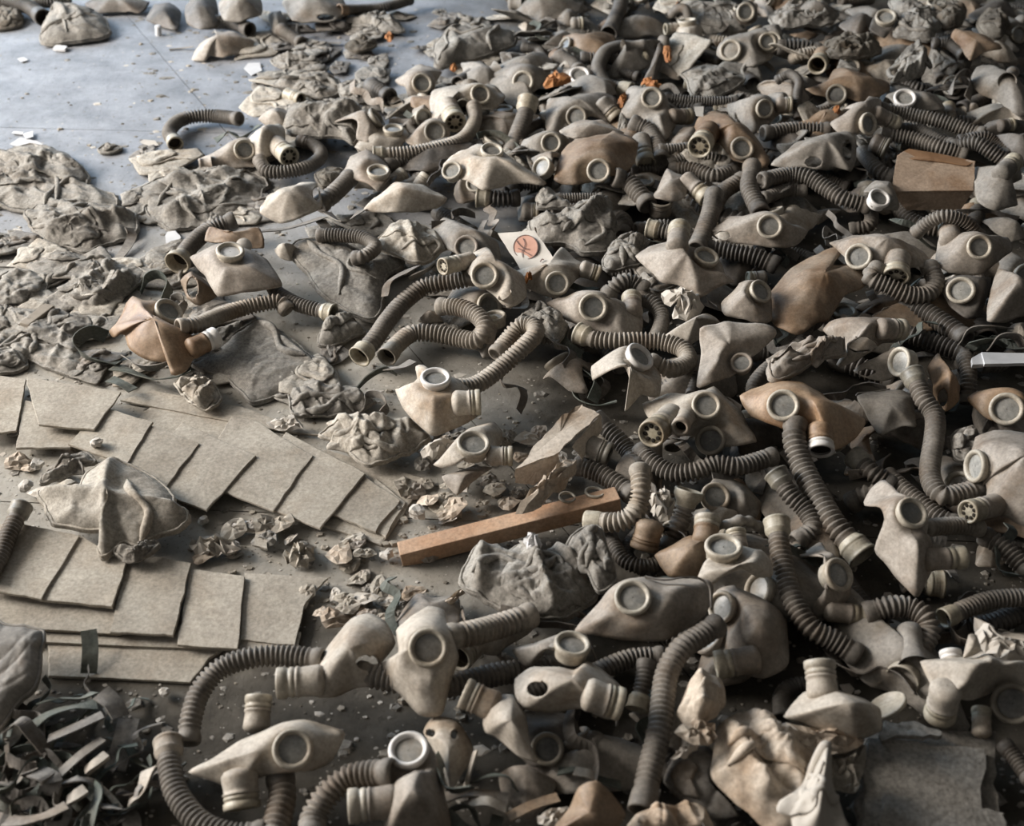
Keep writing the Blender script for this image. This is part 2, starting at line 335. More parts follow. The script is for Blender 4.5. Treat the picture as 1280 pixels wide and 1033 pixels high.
# ------------------------------------------------------------------ gas mask
def eye_parts(E, n, Rw, parent, rm='rim', lm='lens'):
    V, F = lathe([(-.75 * Rw, .86 * Rw), (-.25 * Rw, .9 * Rw), (-.12 * Rw, .98 * Rw), (-.02 * Rw, 1.0 * Rw), (.1 * Rw, .99 * Rw), (.17 * Rw, .93 * Rw), (.18 * Rw, .84 * Rw), (.13 * Rw, .75 * Rw), (.02 * Rw, .7 * Rw), (-.06 * Rw, .69 * Rw)], E, n, 30)
    o = obj('eye_rim', V, F, rm, parent)
    V, F = lathe([(-.05 * Rw, .72 * Rw), (-.02 * Rw, .5 * Rw), (0.0, .25 * Rw), (.005 * Rw, 0.001)], E, n, 24)
    obj('lens', V, F, lm, o); return o
def tube_parts(A, Bp, Rw, style, parent, m, cm='collar'):
    d = Bp - A; L = np.linalg.norm(d); n = d / L
    if style == 'stub':
        V, F = lathe([(-.4 * Rw, 1.5 * Rw), (0, 1.2 * Rw), (.3 * L, 1.02 * Rw), (.7 * L, 1.0 * Rw), (.75 * L, 1.1 * Rw), (L, 1.1 * Rw), (L, .72 * Rw), (.6 * L, .7 * Rw)], A, n, 22)
        s = obj('snout', V, F, m, parent); V, F = lathe([(.7 * L, .72 * Rw), (.68 * L, .0005)], A, n, 22); obj('bore_shade', V, F, 'bore_shade', s); return
    V, F = lathe([(-.7 * Rw, .001), (-.67 * Rw, .5 * Rw), (-.52 * Rw, .9 * Rw), (-.28 * Rw, 1.08 * Rw), (-.1 * Rw, 1.1 * Rw), (.12 * L, 1.06 * Rw), (.3 * L, 1.02 * Rw), (.42 * L, 1.0 * Rw), (.44 * L, 1.07 * Rw), (.5 * L, 1.07 * Rw), (.52 * L, .98 * Rw), (.6 * L, .98 * Rw)], A, n, 26)
    s = obj('snout', V, F, m, parent)
    V, F = lathe([(.52 * L, .9 * Rw), (.56 * L, 1.04 * Rw), (.66 * L, 1.06 * Rw), (.68 * L, .99 * Rw), (.74 * L, .99 * Rw), (.77 * L, 1.1 * Rw), (.96 * L, 1.1 * Rw), (L, 1.06 * Rw), (L, .9 * Rw), (.93 * L, .86 * Rw), (.93 * L, .8 * Rw)], A, n, 26)
    c = obj('valve_collar', V, F, cm, s)
    if style == 'open':
        V, F = lathe([(.8 * L, .88 * Rw), (.6 * L, .0005)], A, n, 26); obj('bore_shade', V, F, 'bore_shade', c); return
    V, F = lathe([(.92 * L, .9 * Rw), (.94 * L, .6 * Rw), (.95 * L, .25 * Rw), (.95 * L, .0005)], A, n, 26)
    obj('valve_disc', V, F, cm if style == 'cap' else cm, c)
    if style == 'holes':
        u, w = basis(n)
        for k in range(8):
            a = k * math.pi / 4 + .2; q = A + n * (.955 * L) + (u * math.cos(a) + w * math.sin(a)) * Rw * .58
            V, F = lathe([(-.03 * Rw, .18 * Rw), (.005 * Rw, .18 * Rw), (-.02 * Rw, .0005)], q, n, 10); obj('vent_hole_shade', V, F, 'bore_shade', c)  # black disc on the valve face, the hole's shade as colour
def mask(label, pts, z=6, bulge=4, eyes=(), tubes=(), m='beige', sl=(0, .12), holes=(), hoses=(), cm='collar', group=None, sharp=.5, power=2.4, cen=None, wr=.004, name='gas_mask', cat='gas mask', th=.0032, bd=(0, -.45, .9), floppy=1.0):
    NS, NR = 60, 13
    z = z / 100; B = outline3d(pts, z, sl, NS, sharp)
    C = B.mean(0) if cen is None else P(*px(cen[0], cen[1]), z)
    bdir = nrm(np.array(bd)); V, F = fan(B, C, NR, bulge * 1.12 / 100, bdir, power, .5)
    k = R.random() * 50
    for i in range(len(V)):
        t = ((i - 1) // NS + 1) / NR if i else 0
        e_ = max(0.0, t - .45) / .55
        V[i] = V[i] + bdir * ((nz(V[i], 14, k) * wr * 1.6 + nz(V[i], 34, k) * wr * .8) * (1 - .35 * t) + (nz(V[i], 20, k + 31) * .011 + nz(V[i], 48, k + 17) * .004) * e_ * e_ * floppy)
    V[:, 2] = np.maximum(V[:, 2], .004)
    pr = proj(V); E = []
    for e in eyes:
        x, y = px(e[0], e[1]); c, zd = hit(V, pr, x, y); Rw = e[2] * SCL * zd / FPX; n = facing(x, y, e[3], e[4])
        lift = e[7] if len(e) > 7 else .3
        c = c + (-nrm(raydir(x, y))) * Rw * lift
        d = V - c; al = d @ n; ra = np.linalg.norm(d - al[:, None] * n, axis=1)
        s = np.clip((2.1 * Rw - ra) / (1.15 * Rw), 0, 1); s = s * s * (3 - 2 * s)
        V += n * ((-.38 * Rw - al) * s)[:, None]
        E.append((c, n, Rw, e[5] if len(e) > 5 else 'rim', e[6] if len(e) > 6 else 'lens'))
    pr = proj(V)
    if holes:
        for hx, hy, rx, ry in holes:
            X, Y = px(hx, hy); a, b = rx * SCL, ry * SCL
            dx, dy = (pr[:, 0] - X) / a, (pr[:, 1] - Y) / b; rr = np.sqrt(dx * dx + dy * dy) + 1e-6
            F = [f for f in F if not all(rr[i] < 1 for i in f)]
            for i in np.where(rr < 1)[0]:
                ux, uy = pr[i, 0] + dx[i] * a * (1 / rr[i] - 1), pr[i, 1] + dy[i] * b * (1 / rr[i] - 1)
                V[i] = CAM + raydir(ux, uy) * pr[i, 2]
        pr = proj(V)
    g = B.mean(0).copy(); g[2] = 0
    rt = root(name, label, cat, tuple(g), group)
    used = sorted({i for f in F for i in f}); mp = {o: i for i, o in enumerate(used)}
    V2, F2 = solid(V[used], [tuple(mp[i] for i in f) for f in F], th, NS, NR)
    obj('face_piece', V2, F2, m, rt)
    for c, n, Rw, rm, lm in E: eye_parts(c, n, Rw, rt, rm, lm)
    for t in tubes:
        x0, y0 = px(t[0], t[1]); A, zd = hit(V, pr, x0, y0); Rw = t[4] * SCL * zd / FPX
        x1, y1 = px(t[2], t[3]); dz = (t[6] if len(t) > 6 else 0) / 100
        Bp = P(x1, y1, max(.02, A[2] + dz)); tube_parts(A, Bp, Rw, t[5], rt, m, t[7] if len(t) > 7 else cm)
    for h in hoses: hose_parts(h[0], h[1], rt, *(h[2:]))
    return rt
def sheet(label, pts, z=6, bulge=1.5, m='beige', **k):
    k.setdefault('name', 'mask_flap'); k.setdefault('cat', 'mask flap'); return mask(label, pts, z, bulge, (), (), m, **k)

# ------------------------------------------------------------------ cloth, paper, card, strap
def segdist(p, a, b):
    ab = b - a; t = np.clip(((p - a) @ ab) / (ab @ ab + 1e-9), 0, 1); return np.linalg.norm(p - (a + t[:, None] * ab), axis=1)
def ridge(v, f, k, ca, sa, st):
    u, w = v[0] * ca + v[1] * sa, -v[0] * sa + v[1] * ca
    return max(0.0, 1 - 2.4 * abs(mnoise.noise(Vector((u * f * st + k, w * f / st - k, v[2] * f + k)))))
def wrinkles(V, k, an, ws, wr):
    H = np.zeros(len(V))
    dirs = [(math.cos(an + d), math.sin(an + d)) for d in (0, 1.1, 2.2, .5, 1.7)]
    for i, v in enumerate(V):
        q = (v[0] + nz(v, 6, k + 3) * .05, v[1] + nz(v, 6, k + 7) * .05, 0)
        h = ridge(q, ws, k, *dirs[0], 2.6) ** 2 * .85 + ridge(q, ws * 1.5, k + 5, *dirs[1], 2.4) ** 2 * .45
        h += ridge(q, ws * 2.6, k + 9, *dirs[2], 2.2) ** 2 * .24 + ridge(q, ws * 4.2, k + 14, *dirs[3], 1.8) ** 2 * .10 + nz(q, 60, k) * .035
        h -= ridge(q, ws * 1.3, k + 23, *dirs[3], 2.4) ** 3 * .6 + ridge(q, ws * 2.3, k + 27, *dirs[4], 2.2) ** 3 * .3
        H[i] = h * .01 * wr
    return H
def cloth(label, pts, z=0.5, thick=2.0, m='canvas', folds=(), wr=1.0, ws=8.0, sl=(0, .05), sharp=.3, name='canvas_bag', cat='bag', group=None, NR=25, NS=104, ang=None, layers=2, hem=True, rolls=3):
    z = z / 100; B = outline3d(pts, z, sl, NS, sharp); C = B.mean(0); k = R.random() * 90
    for i in range(NS): B[i] += (B[i] - C) * (nz(B[i], 22, k) * .06 + nz(B[i], 60, k) * .025)
    V, F = fan(B, C, NR, 0, UP, 2)
    pr = proj(V); an = ang if ang is not None else R.random() * 3.14
    tt = np.array([0] + [(i // NS + 1) / NR for i in range(len(V) - 1)])
    edge = (1 - tt ** 8); H = wrinkles(V, k, an, ws, wr * .75) * (.3 + .7 * edge) + (thick * .62 / 100) * (1 - tt ** 5)
    for f in folds:
        a = np.array(px(f[0], f[1])); b = np.array(px(f[2], f[3])); d = segdist(pr[:, :2], a, b); wd = f[5] * SCL
        H += f[4] / 100 * np.exp(-(d / wd) ** 2) * (.3 + .7 * edge)
    V[:, 2] += H; V[:, 2] = np.maximum(V[:, 2], .003)
    V2, F2 = solid(V, F, .003, NS, NR)
    o = tagm(obj(name, V2, F2, m), label, cat, group)
    if hem:
        ringv = V[1 + (NR - 2) * NS:1 + (NR - 1) * NS]; path = np.vstack([ringv, ringv[:2]]) + UP * .001
        HV, HF = sweep(path, np.full(len(path), .0028), 6); obj('hem', HV, HF, m, o)
    ext = np.linalg.norm(B - C, axis=1).max()
    for l in range(rolls if ext > .07 else 0):
        i0 = R.randrange(NS); i1 = (i0 + R.randrange(NS // 4, 3 * NS // 4)) % NS; t0, t1 = R.uniform(.75, .96), R.uniform(.4, .93)
        a = C + (B[i0] - C) * t0; b = C + (B[i1] - C) * t1; sd = np.array([-(b - a)[1], (b - a)[0], 0]); c1 = a + (b - a) * .35 + sd * R.uniform(-.22, .22); c2 = a + (b - a) * .7 + sd * R.uniform(-.22, .22)
        pth, _ = catmull([a, c1, c2, b], 40, False); dd = ((pth[:, None, :2] - V[None, :, :2]) ** 2).sum(-1); zz = V[dd.argmin(1), 2]
        zz = np.convolve(np.pad(zz, 3, mode='edge'), np.ones(7) / 7, 'valid'); pth[:, 2] = zz + .0015
        rad_ = (.0035 + .004 * R.random()) * np.clip(np.sin(np.linspace(.12, 3.02, 40)) * 1.8, 0, 1) * (1 + .25 * np.sin(np.linspace(0, 9, 40)))
        HV, HF = sweep(pth, rad_ + .0006, 8); obj('rolled_fold', HV, HF, m, o)
    for l in range(layers):
        a = R.random() * 6.28; s_ = R.uniform(.38, .62); sh = np.array([math.cos(a), math.sin(a), 0]) * ext * .32 * (1 if l == 0 else -.9)
        B2 = C + (B - C) * s_ + sh; rt_ = R.uniform(-.5, .5); c_, n_ = math.cos(rt_), math.sin(rt_); c2 = B2.mean(0); d2 = B2 - c2
        B2 = c2 + np.stack([d2[:, 0] * c_ - d2[:, 1] * n_, d2[:, 0] * n_ + d2[:, 1] * c_, d2[:, 2]], -1)
        B2 = B2[::2]; 
        for i in range(len(B2)): B2[i] += (B2[i] - c2) * nz(B2[i], 30, k + 30 + l * 7) * .25
        W, G = fan(B2, c2, 14, 0, UP, 2)
        dd = ((W[:, None, :2] - V[None, :, :2]) ** 2).sum(-1); W[:, 2] = V[dd.argmin(1), 2]
        t2 = np.array([0] + [(i // len(B2) + 1) / 14 for i in range(len(W) - 1)])
        W[:, 2] += .003 + .004 * (1 - t2 ** 6) + wrinkles(W, k + 40 + l * 11, an + 1 + l, ws * 1.2, wr * .45) * (1 - .6 * t2)
        W2, G2 = solid(W, G, .0025, len(B2), 14); obj('fold', W2, G2, m, o)
    return o
def crumple(label, pts, z=4, amp=1.2, m='paper', name='crumpled_paper', cat='paper', sl=(0, .1), group=None, NR=5, NS=22, th=.0012, bulge=1.0, smooth=False):
    z = z / 100; B = outline3d(pts, z, sl, NS, .6); C = B.mean(0); V, F = fan(B, C, NR, bulge / 100, UP, 2)
    for i in range(len(V)): V[i] += np.array([R.uniform(-.4, .4), R.uniform(-.4, .4), R.uniform(-1, 1)]) * amp / 100
    V[:, 2] = np.maximum(V[:, 2], .003)
    T = []
    for f in F:
        if len(f) == 4: T += [(f[0], f[1], f[2]), (f[0], f[2], f[3])] if R.random() < .5 else [(f[0], f[1], f[3]), (f[1], f[2], f[3])]
        else: T.append(f)
    V2, F2 = solid(V, T, th, NS, NR)
    return tagm(obj(name, V2, F2, m, None, smooth), label, cat, group)
def slab(name, pts, z, th, m, label=None, cat=None, parent=None, group=None, wav=.0012, n=7):
    "thin board; pts: corners (x, y[, height cm])"
    q = [P(*px(p[0], p[1]), (p[2] if len(p) > 2 else z) / 100) for p in pts]; th = th / 100; k = R.random() * 50
    E = []
    for i in range(len(q)):
        a, b = q[i], q[(i + 1) % len(q)]
        for j in range(n):
            p = a + (b - a) * j / n; o = nrm(np.cross(b - a, UP))
            E.append(p + o * (nz(p, 40, k) * wav * 2 + nz(p, 130, k) * wav))
    E = np.array(E); C = E.mean(0); M = len(E); V = []
    for s, dz in ((1.0, -th), (1.0, -th * .15), (.985, 0.0), (.5, 0.0)):
        for p in E:
            v = C + (p - C) * s + UP * dz
            if dz == 0: v = v + UP * nz(v, 12, k) * wav
            V.append(v)
    V.append(C.copy()); F = [tuple(range(M))[::-1]]
    for r in range(3):
        for j in range(M): F.append((r * M + j, r * M + (j + 1) % M, (r + 1) * M + (j + 1) % M, (r + 1) * M + j))
    for j in range(M): F.append((3 * M + j, 3 * M + (j + 1) % M, 4 * M))
    nn = np.cross(q[1] - q[0], q[2] - q[1])
    if nn[2] < 0: F = [f[::-1] for f in F]
    o = obj(name, V, F, m, parent, False)
    if label: tagm(o, label, cat, group)
    return o
def ribbon(path, width, th, roll, name, m, parent=None):
    T = np.gradient(path, axis=0); T /= np.linalg.norm(T, axis=1)[:, None] + 1e-12
    V = []; F = []; n = len(path)
    rl = roll if hasattr(roll, '__len__') else [roll] * n
    for i in range(n):
        s = nrm(np.cross(T[i], UP)); u = nrm(np.cross(s, T[i])); a = math.radians(rl[i])
        w = s * math.cos(a) + u * math.sin(a); h = np.cross(T[i], w)
        for e, f in ((-1, -1), (1, -1), (1, 1), (-1, 1)): V.append(path[i] + w * e * width / 2 + h * f * th / 2)
    for i in range(n - 1):
        for j in range(4): F.append((i * 4 + j, i * 4 + (j + 1) % 4, (i + 1) * 4 + (j + 1) % 4, (i + 1) * 4 + j))
    F += [(3, 2, 1, 0), tuple((n - 1) * 4 + j for j in range(4))]
    return obj(name, V, F, m, parent, False)
def strap(label, pts, w, m='strap', roll=0, group=None, n=26, th=.0022, name='strap', cat='strap'):
    ctl = [P(*px(p[0], p[1]), p[2] / 100) for p in pts]; z = proj(np.array(ctl))[:, 2].mean(); wd = w * SCL * z / FPX
    path, L = catmull(ctl, n, False)
    path[:, 2] = np.maximum(path[:, 2], .004)
    if hasattr(roll, '__len__'): roll = np.interp(np.linspace(0, 1, n), np.linspace(0, 1, len(roll)), roll)
    return tagm(ribbon(path, wd, th, roll, 'rubber_strap' if name == 'strap' else name, m), label, cat, group)
def loose_tube(label, x0, y0, x1, y1, r, z0, z1, style='holes', m='beige', cm='collar', group=None):
    a = P(*px(x0, y0), z0 / 100); b = P(*px(x1, y1), z1 / 100); rw = r * SCL * proj(a[None])[0, 2] / FPX
    g = a.copy(); g[2] = 0; e = root('valve_fitting', label, 'valve', tuple(g), group); tube_parts(a, b, rw, style, e, m, cm); return e
def boxmesh(name, c0, c1, m, parent=None, props=None):
    (a, b, c), (d, e, f) = c0, c1
    V = [(a, b, c), (d, b, c), (d, e, c), (a, e, c), (a, b, f), (d, b, f), (d, e, f), (a, e, f)]
    F = [(3, 2, 1, 0), (4, 5, 6, 7), (0, 1, 5, 4), (1, 2, 6, 5), (2, 3, 7, 6), (3, 0, 4, 7)]
    return obj(name, V, F, m, parent, False, props)

# ================================================================== the setting
ST = {'kind': 'structure'}
fl = boxmesh('floor', (XL, YF, -0.2), (XR, YB, -0.012), 'concrete_wall', None, ST)
# big floor slabs with recessed joints, running with the joint lines seen in the bare corner
def floor_slabs():
    a = P(155, 15, 0); b = P(246, 122, 0); d1 = nrm(b - a); c0 = P(30, 160, 0); c1 = P(185, 164, 0); d2 = nrm(c1 - c0)
    # lattice: lines along d1 through a, lines along d2 through c0
    M = np.array([d1[:2], d2[:2]]).T; o = a[:2] + d1[:2] * np.linalg.solve(np.array([d1[:2], -d2[:2]]).T, c0[:2] - a[:2])[0]
    W, g = 1.9, .0016
    for i in range(-4, 5):
        for j in range(-3, 5):
            cs = []
            for u, v in ((i, j), (i + 1, j), (i + 1, j + 1), (i, j + 1)):
                uu = u * W + (g if u == i else -g); vv = v * W + (g if v == j else -g)
                p = o + d1[:2] * uu + d2[:2] * vv; cs.append(p)
            cs = np.array(cs)
            if cs[:, 0].max() < XL + .1 or cs[:, 0].min() > XR - .1 or cs[:, 1].max() < YF + .1 or cs[:, 1].min() > YB - .1: continue
            cs[:, 0] = np.clip(cs[:, 0], XL, XR); cs[:, 1] = np.clip(cs[:, 1], YF, YB)
            ar = 0.5 * abs(sum(cs[k][0] * cs[(k + 1) % 4][1] - cs[(k + 1) % 4][0] * cs[k][1] for k in range(4)))
            if ar < .05: continue
            V = [(p[0], p[1], -.012) for p in cs] + [(p[0], p[1], 0) for p in cs]
            F = [(0, 1, 2, 3), (7, 6, 5, 4)] + [(k, k + 4, (k + 1) % 4 + 4, (k + 1) % 4) for k in range(4)]
            sa = sum(cs[k][0] * cs[(k + 1) % 4][1] - cs[(k + 1) % 4][0] * cs[k][1] for k in range(4))
            if sa > 0: F = [f[::-1] for f in F]
            obj('floor_slab', V, F, 'floor', fl, False)
floor_slabs()
boxmesh('ceiling', (XL, YF, ZC), (XR, YB, ZC + .2), 'concrete_wall', None, ST)
boxmesh('wall_right', (XR, YF, -.2), (XR + .2, YB, ZC), 'concrete_wall', None, ST)
boxmesh('wall_front', (XL, YF - .2, -.2), (XR, YF, ZC), 'concrete_wall', None, ST)
def pierced(name, along, wins, lo, hi, pos, out):
    "wall with window openings"
    V = []; F = []
    def bx(a0, a1, z0, z1):
        c0, c1 = ((pos, a0, z0), (pos + out, a1, z1)) if along == 'y' else ((a0, pos, z0), (a1, pos + out, z1))
        k = len(V); (a, b, c), (d, e, f) = c0, c1
        V.extend([(a, b, c), (d, b, c), (d, e, c), (a, e, c), (a, b, f), (d, b, f), (d, e, f), (a, e, f)])
        F.extend([tuple(i + k for i in q) for q in ((3, 2, 1, 0), (4, 5, 6, 7), (0, 1, 5, 4), (1, 2, 6, 5), (2, 3, 7, 6), (3, 0, 4, 7))])
    bx(lo, hi, -.2, WZ0); bx(lo, hi, WZ1, ZC); e = [lo] + [v for w in wins for v in w] + [hi]
    for i in range(0, len(e), 2): bx(e[i], e[i + 1], WZ0, WZ1)
    w = obj(name, V, F, 'concrete_wall', None, False, ST)
    for i, (a0, a1) in enumerate(wins):
        for b0, b1, z0, z1 in ((a0, a0 + .05, WZ0, WZ1), (a1 - .05, a1, WZ0, WZ1), (a0, a1, WZ0, WZ0 + .05), (a0, a1, WZ1 - .05, WZ1), ((a0 + a1) / 2 - .025, (a0 + a1) / 2 + .025, WZ0, WZ1)):
            q = pos + out * .5
            if along == 'y': boxmesh('window_frame', (q - .02, b0, z0), (q + .02, b1, z1), 'woodgrey', w)
            else: boxmesh('window_frame', (b0, q - .02, z0), (b1, q + .02, z1), 'woodgrey', w)
pierced('wall_left', 'y', WIN_L, YF, YB, XL, -.2)
pierced('wall_back', 'x', WIN_B, XL, XR, YB, .2)

# ================================================================== cardboard, bar, carton pieces (tile() off: photograph pixels)
tile()
CG = 'fibreboard sheets fanned out on the floor'
def card(label, pts, z, th=.45): return slab('fibreboard_sheet', pts, z, th, 'cardboard', label, 'fibreboard', None, CG)
# upper fan, lowest first
card('long fibreboard sheet lying lowest under the upper fan', [(118, 560), (476, 681), (506, 640), (530, 598), (200, 500)], .6, .5)
card('fibreboard strip sticking out beside the lowest sheet of the upper fan', [(440, 640), (481, 671), (507, 628), (470, 598)], 1.0, .4)
card('last sheet of the upper fan, ending nearest the wooden bar', [(416, 643), (469, 665), (500, 625), (440, 585)], 1.5)
card('second sheet from the wooden bar end of the upper fan', [(300, 620), (400, 661), (457, 592), (358, 540)], 2.0)
card('third sheet from the wooden bar end of the upper fan', [(240, 598), (342, 639), (390, 570), (322, 527), (290, 520)], 2.4)
card('fourth sheet from the wooden bar end of the upper fan', [(160, 600), (258, 638), (320, 570), (228, 528)], 2.8)
card('fifth sheet from the wooden bar end of the upper fan', [(120, 578), (206, 611), (249, 554), (190, 532), (165, 527)], 3.2)
card('sixth sheet from the wooden bar end of the upper fan, near the canvas rag', [(85, 555), (158, 580), (191, 528), (128, 508)], 3.6)
card('fibreboard sheet tucked flat behind the upper fan', [(150, 500), (330, 535), (400, 545), (300, 508), (190, 488)], .9)
card('fibreboard sheet lying askew on top of the upper fan end', [(48, 531), (117, 537), (151, 490), (33, 471)], 4.2, .5)
card('darker fibreboard sheet half hidden under the askew one', [(20, 560), (88, 560), (118, 520), (30, 500)], 2.2)
card('fibreboard sheet cut by the picture edge beside the askew one', [(-30, 545), (20, 538), (33, 474), (-30, 465)], 2.6, .5)
# lower fan
card('lowest long sheet of the lower fan by the long curved hose', [(60, 845), (238, 853), (262, 822), (300, 800), (60, 800)], .7, .5)
card('long sheet under the lower fan ending beside the curved hose', [(-30, 800), (296, 812), (370, 822), (376, 790), (-30, 770)], 1.3, .5)
card('end sheet of the lower fan, nearest the bare dusty floor', [(300, 800), (368, 806), (382, 752), (410, 722), (306, 716)], 1.6)
card('second sheet from the bare floor end of the lower fan', [(222, 806), (297, 811), (306, 720), (238, 711)], 2.3)
card('third sheet from the bare floor end of the lower fan', [(138, 790), (217, 795), (239, 704), (160, 690)], 2.8)
card('broad sheet under the front pair of the lower fan', [(-30, 782), (150, 793), (165, 740), (-30, 720)], 2.1)
card('fibreboard sheet between the canvas rag and the third sheet', [(48, 749), (140, 759), (158, 704), (98, 668)], 3.5, .55)
card('topmost sheet of the lower fan beside the cut-off hose', [(-20, 736), (52, 749), (99, 670), (30, 655), (-20, 655)], 4.0, .5)
# wooden bar: a real square-section bar lying on the debris
def bar():
    a = P(498, 686, .028); b = P(772, 616, .075); d = nrm(b - a); s = nrm(np.cross(d, UP)); u = np.cross(s, d); w, h = .017, .033
    V = []
    for p in (a, b):
        for e, f in ((1, -1), (-1, -1), (-1, 0), (1, 0)): V.append(p + s * (e * w) - s * w * 0 + u * (f * h))
    F = [(0, 1, 2, 3), (7, 6, 5, 4)] + [(i, i + 4, (i + 1) % 4 + 4, (i + 1) % 4) for i in range(4)]
    o = obj('wooden_bar', V, F, 'wood', None, False); bm = o.modifiers.new('soft', 'BEVEL'); bm.width = .0015; bm.segments = 2
    tagm(o, 'bare reddish wooden bar lying across the debris', 'wood')
bar()
tile(1, 0)
def block():
    a = P(*px(118, 575), .03); b = P(*px(248, 478), .03); d = nrm(b - a); s = nrm(np.cross(d, UP)); V = []
    for p in (a, b):
        for e, f in ((1, -1), (-1, -1), (-1, 0), (1, 0)): V.append(p + s * (e * .013) + UP * (f * .022))
    F = [(0, 1, 2, 3), (7, 6, 5, 4)] + [(i, i + 4, (i + 1) % 4 + 4, (i + 1) % 4) for i in range(4)]
    o = obj('wooden_block', V, F, 'woodgrey', None, False); bm = o.modifiers.new('soft', 'BEVEL'); bm.width = .002; bm.segments = 2
    tagm(o, 'small dusty grey wooden block lying on the rags', 'wood')
block()
tile(3, 3)
slab('wood_strip', [(590, 150), (655, 150), (610, 310), (545, 320)], 3.5, .5, 'woodgrey', 'short grey wooden slat between two hoses', 'wood')
# folded felt squares lower corner
e = None
slab('felt_square', [(440, 1060), (1190, 1060), (1150, 940), (1130, 555), (490, 575)], 5.0, 1.6, 'canvas', 'thick grey felt square lying under the smaller folded square', 'felt', wav=.004)
slab('felt_square', [(470, 1045), (1065, 1000), (1080, 650), (495, 590)], 6.2, 1.2, 'canvas', 'grey felt square lying on the larger square', 'felt', wav=.004)
slab('felt_square', [(560, 1080), (1180, 1080), (1175, 960), (900, 925), (580, 855)], 7.2, 1.0, 'canvas', 'darker felt flap lying at the picture bottom on the squares', 'felt', wav=.004)
slab('felt_square', [(565, 600), (850, 590), (860, 560), (700, 520), (570, 505)], 7.0, .8, 'canvas', 'small felt corner folded over the top of the squares', 'felt', wav=.004)
# open carton with brown inside (upper right)
tile(0, 3)
bx_ = root('carton', 'opened beige carton with a torn brown inner flap', 'carton', tuple(P(*px(820, 1000), 0)))
slab('flap', [(615, 950, 13), (1020, 945, 13), (1030, 800, 16.5), (850, 762, 17), (700, 738, 18), (640, 772, 17.5)], 13, .3, 'cartonwarm', parent=bx_)
slab('flap', [(640, 772, 17.2), (700, 738, 18.2), (850, 762, 17.4), (1030, 800, 16.4), (985, 822, 16.2), (830, 800, 16.6), (720, 790, 17.0)], 13, .2, 'cartonbrown', parent=bx_)
slab('side', [(615, 952, 12.8), (690, 1040, 8), (960, 1035, 8), (1020, 947, 12.8)], 10, .3, 'cartonwarm', parent=bx_)
# crumpled carton by the bar
tile(2, 2)
bx2 = root('crushed_carton', 'crushed pale carton with torn folds behind the wooden bar', 'carton', tuple(P(*px(230, 200), 0)))
slab('side', [(15, 265, 9), (235, 175, 11), (440, -10, 13), (345, -60, 13), (250, 0, 13), (150, 110, 11)], 11, .25, 'cartonpale', parent=bx2, wav=.003)
slab('side', [(15, 268, 8.8), (15, 330, 6), (110, 345, 5), (230, 250, 8), (235, 178, 10.8)], 8, .25, 'cartonpale', parent=bx2, wav=.003)
slab('end', [(300, 150, 11), (350, 218, 8), (452, 62, 10), (440, -8, 12.8)], 8, .25, 'cartonpale', parent=bx2, wav=.002)
crumple('twisted pale paper roll leaning on the wooden bar', [(10, 480), (120, 350), (200, 280), (290, 205), (332, 235), (290, 320), (200, 390), (110, 470)], 8.5, .8, 'carton', 'paper_roll', bulge=2)
# printed sheet with the round pink picture
tile(1, 2)
ps = slab('printed_sheet', [(-70, 125, 10), (112, 112, 12), (216, 262, 11), (70, 345, 9.5)], 10, .08, 'paper', 'pale printed sheet with a round pink picture', 'paper')
def disc(name, x, y, r, z0, m, inner=0.0, parent=None):
    q0 = [P(*px(-70, 125), .10), P(*px(112, 112), .12), P(*px(216, 262), .11)]; n = nrm(np.cross(q0[1] - q0[0], q0[2] - q0[0])); n = n if n[2] > 0 else -n
    V = []; F = []; S = 40
    for k in range(S):
        t = 2 * math.pi * k / S
        for rr in (r, inner * r): V.append(Pplane(*px(x + rr * math.cos(t), y + rr * math.sin(t)), q0[0] + n * z0, n))
    for k in range(S): j = (k + 1) % S; F.append((2 * k, 2 * j, 2 * j + 1, 2 * k + 1))
    return obj(name, V, F, m, parent, False)
disc('print', 68, 195, 60, .005, 'print_pink', .001, ps); disc('print_outline', 68, 195, 62, .0058, 'print_dark', .94, ps)
def stroke(pts, w=2.2):
    q0 = [P(*px(-70, 125), .10), P(*px(112, 112), .12), P(*px(216, 262), .11)]; n = nrm(np.cross(q0[1] - q0[0], q0[2] - q0[0])); n = n if n[2] > 0 else -n
    c, _ = catmull([np.array(p, float) for p in pts], 14, False); V = []; F = []
    T = np.gradient(c, axis=0); T /= np.linalg.norm(T, axis=1)[:, None]
    for p, t in zip(c, T):
        for s in (-1, 1): V.append(Pplane(*px(p[0] - t[1] * w * s, p[1] + t[0] * w * s), q0[0] + n * .007, n))
    for i in range(13): F.append((2 * i, 2 * i + 1, 2 * i + 3, 2 * i + 2))
    obj('print_line', V, F, 'print_dark', ps, False)
stroke([(20, 160), (40, 185), (60, 200), (85, 205)]); stroke([(60, 200), (50, 220), (55, 245)]); stroke([(30, 200), (60, 215), (95, 235)]); stroke([(55, 150), (65, 175), (60, 200)])
stroke([(140, 268), (150, 255), (158, 258)], 3)

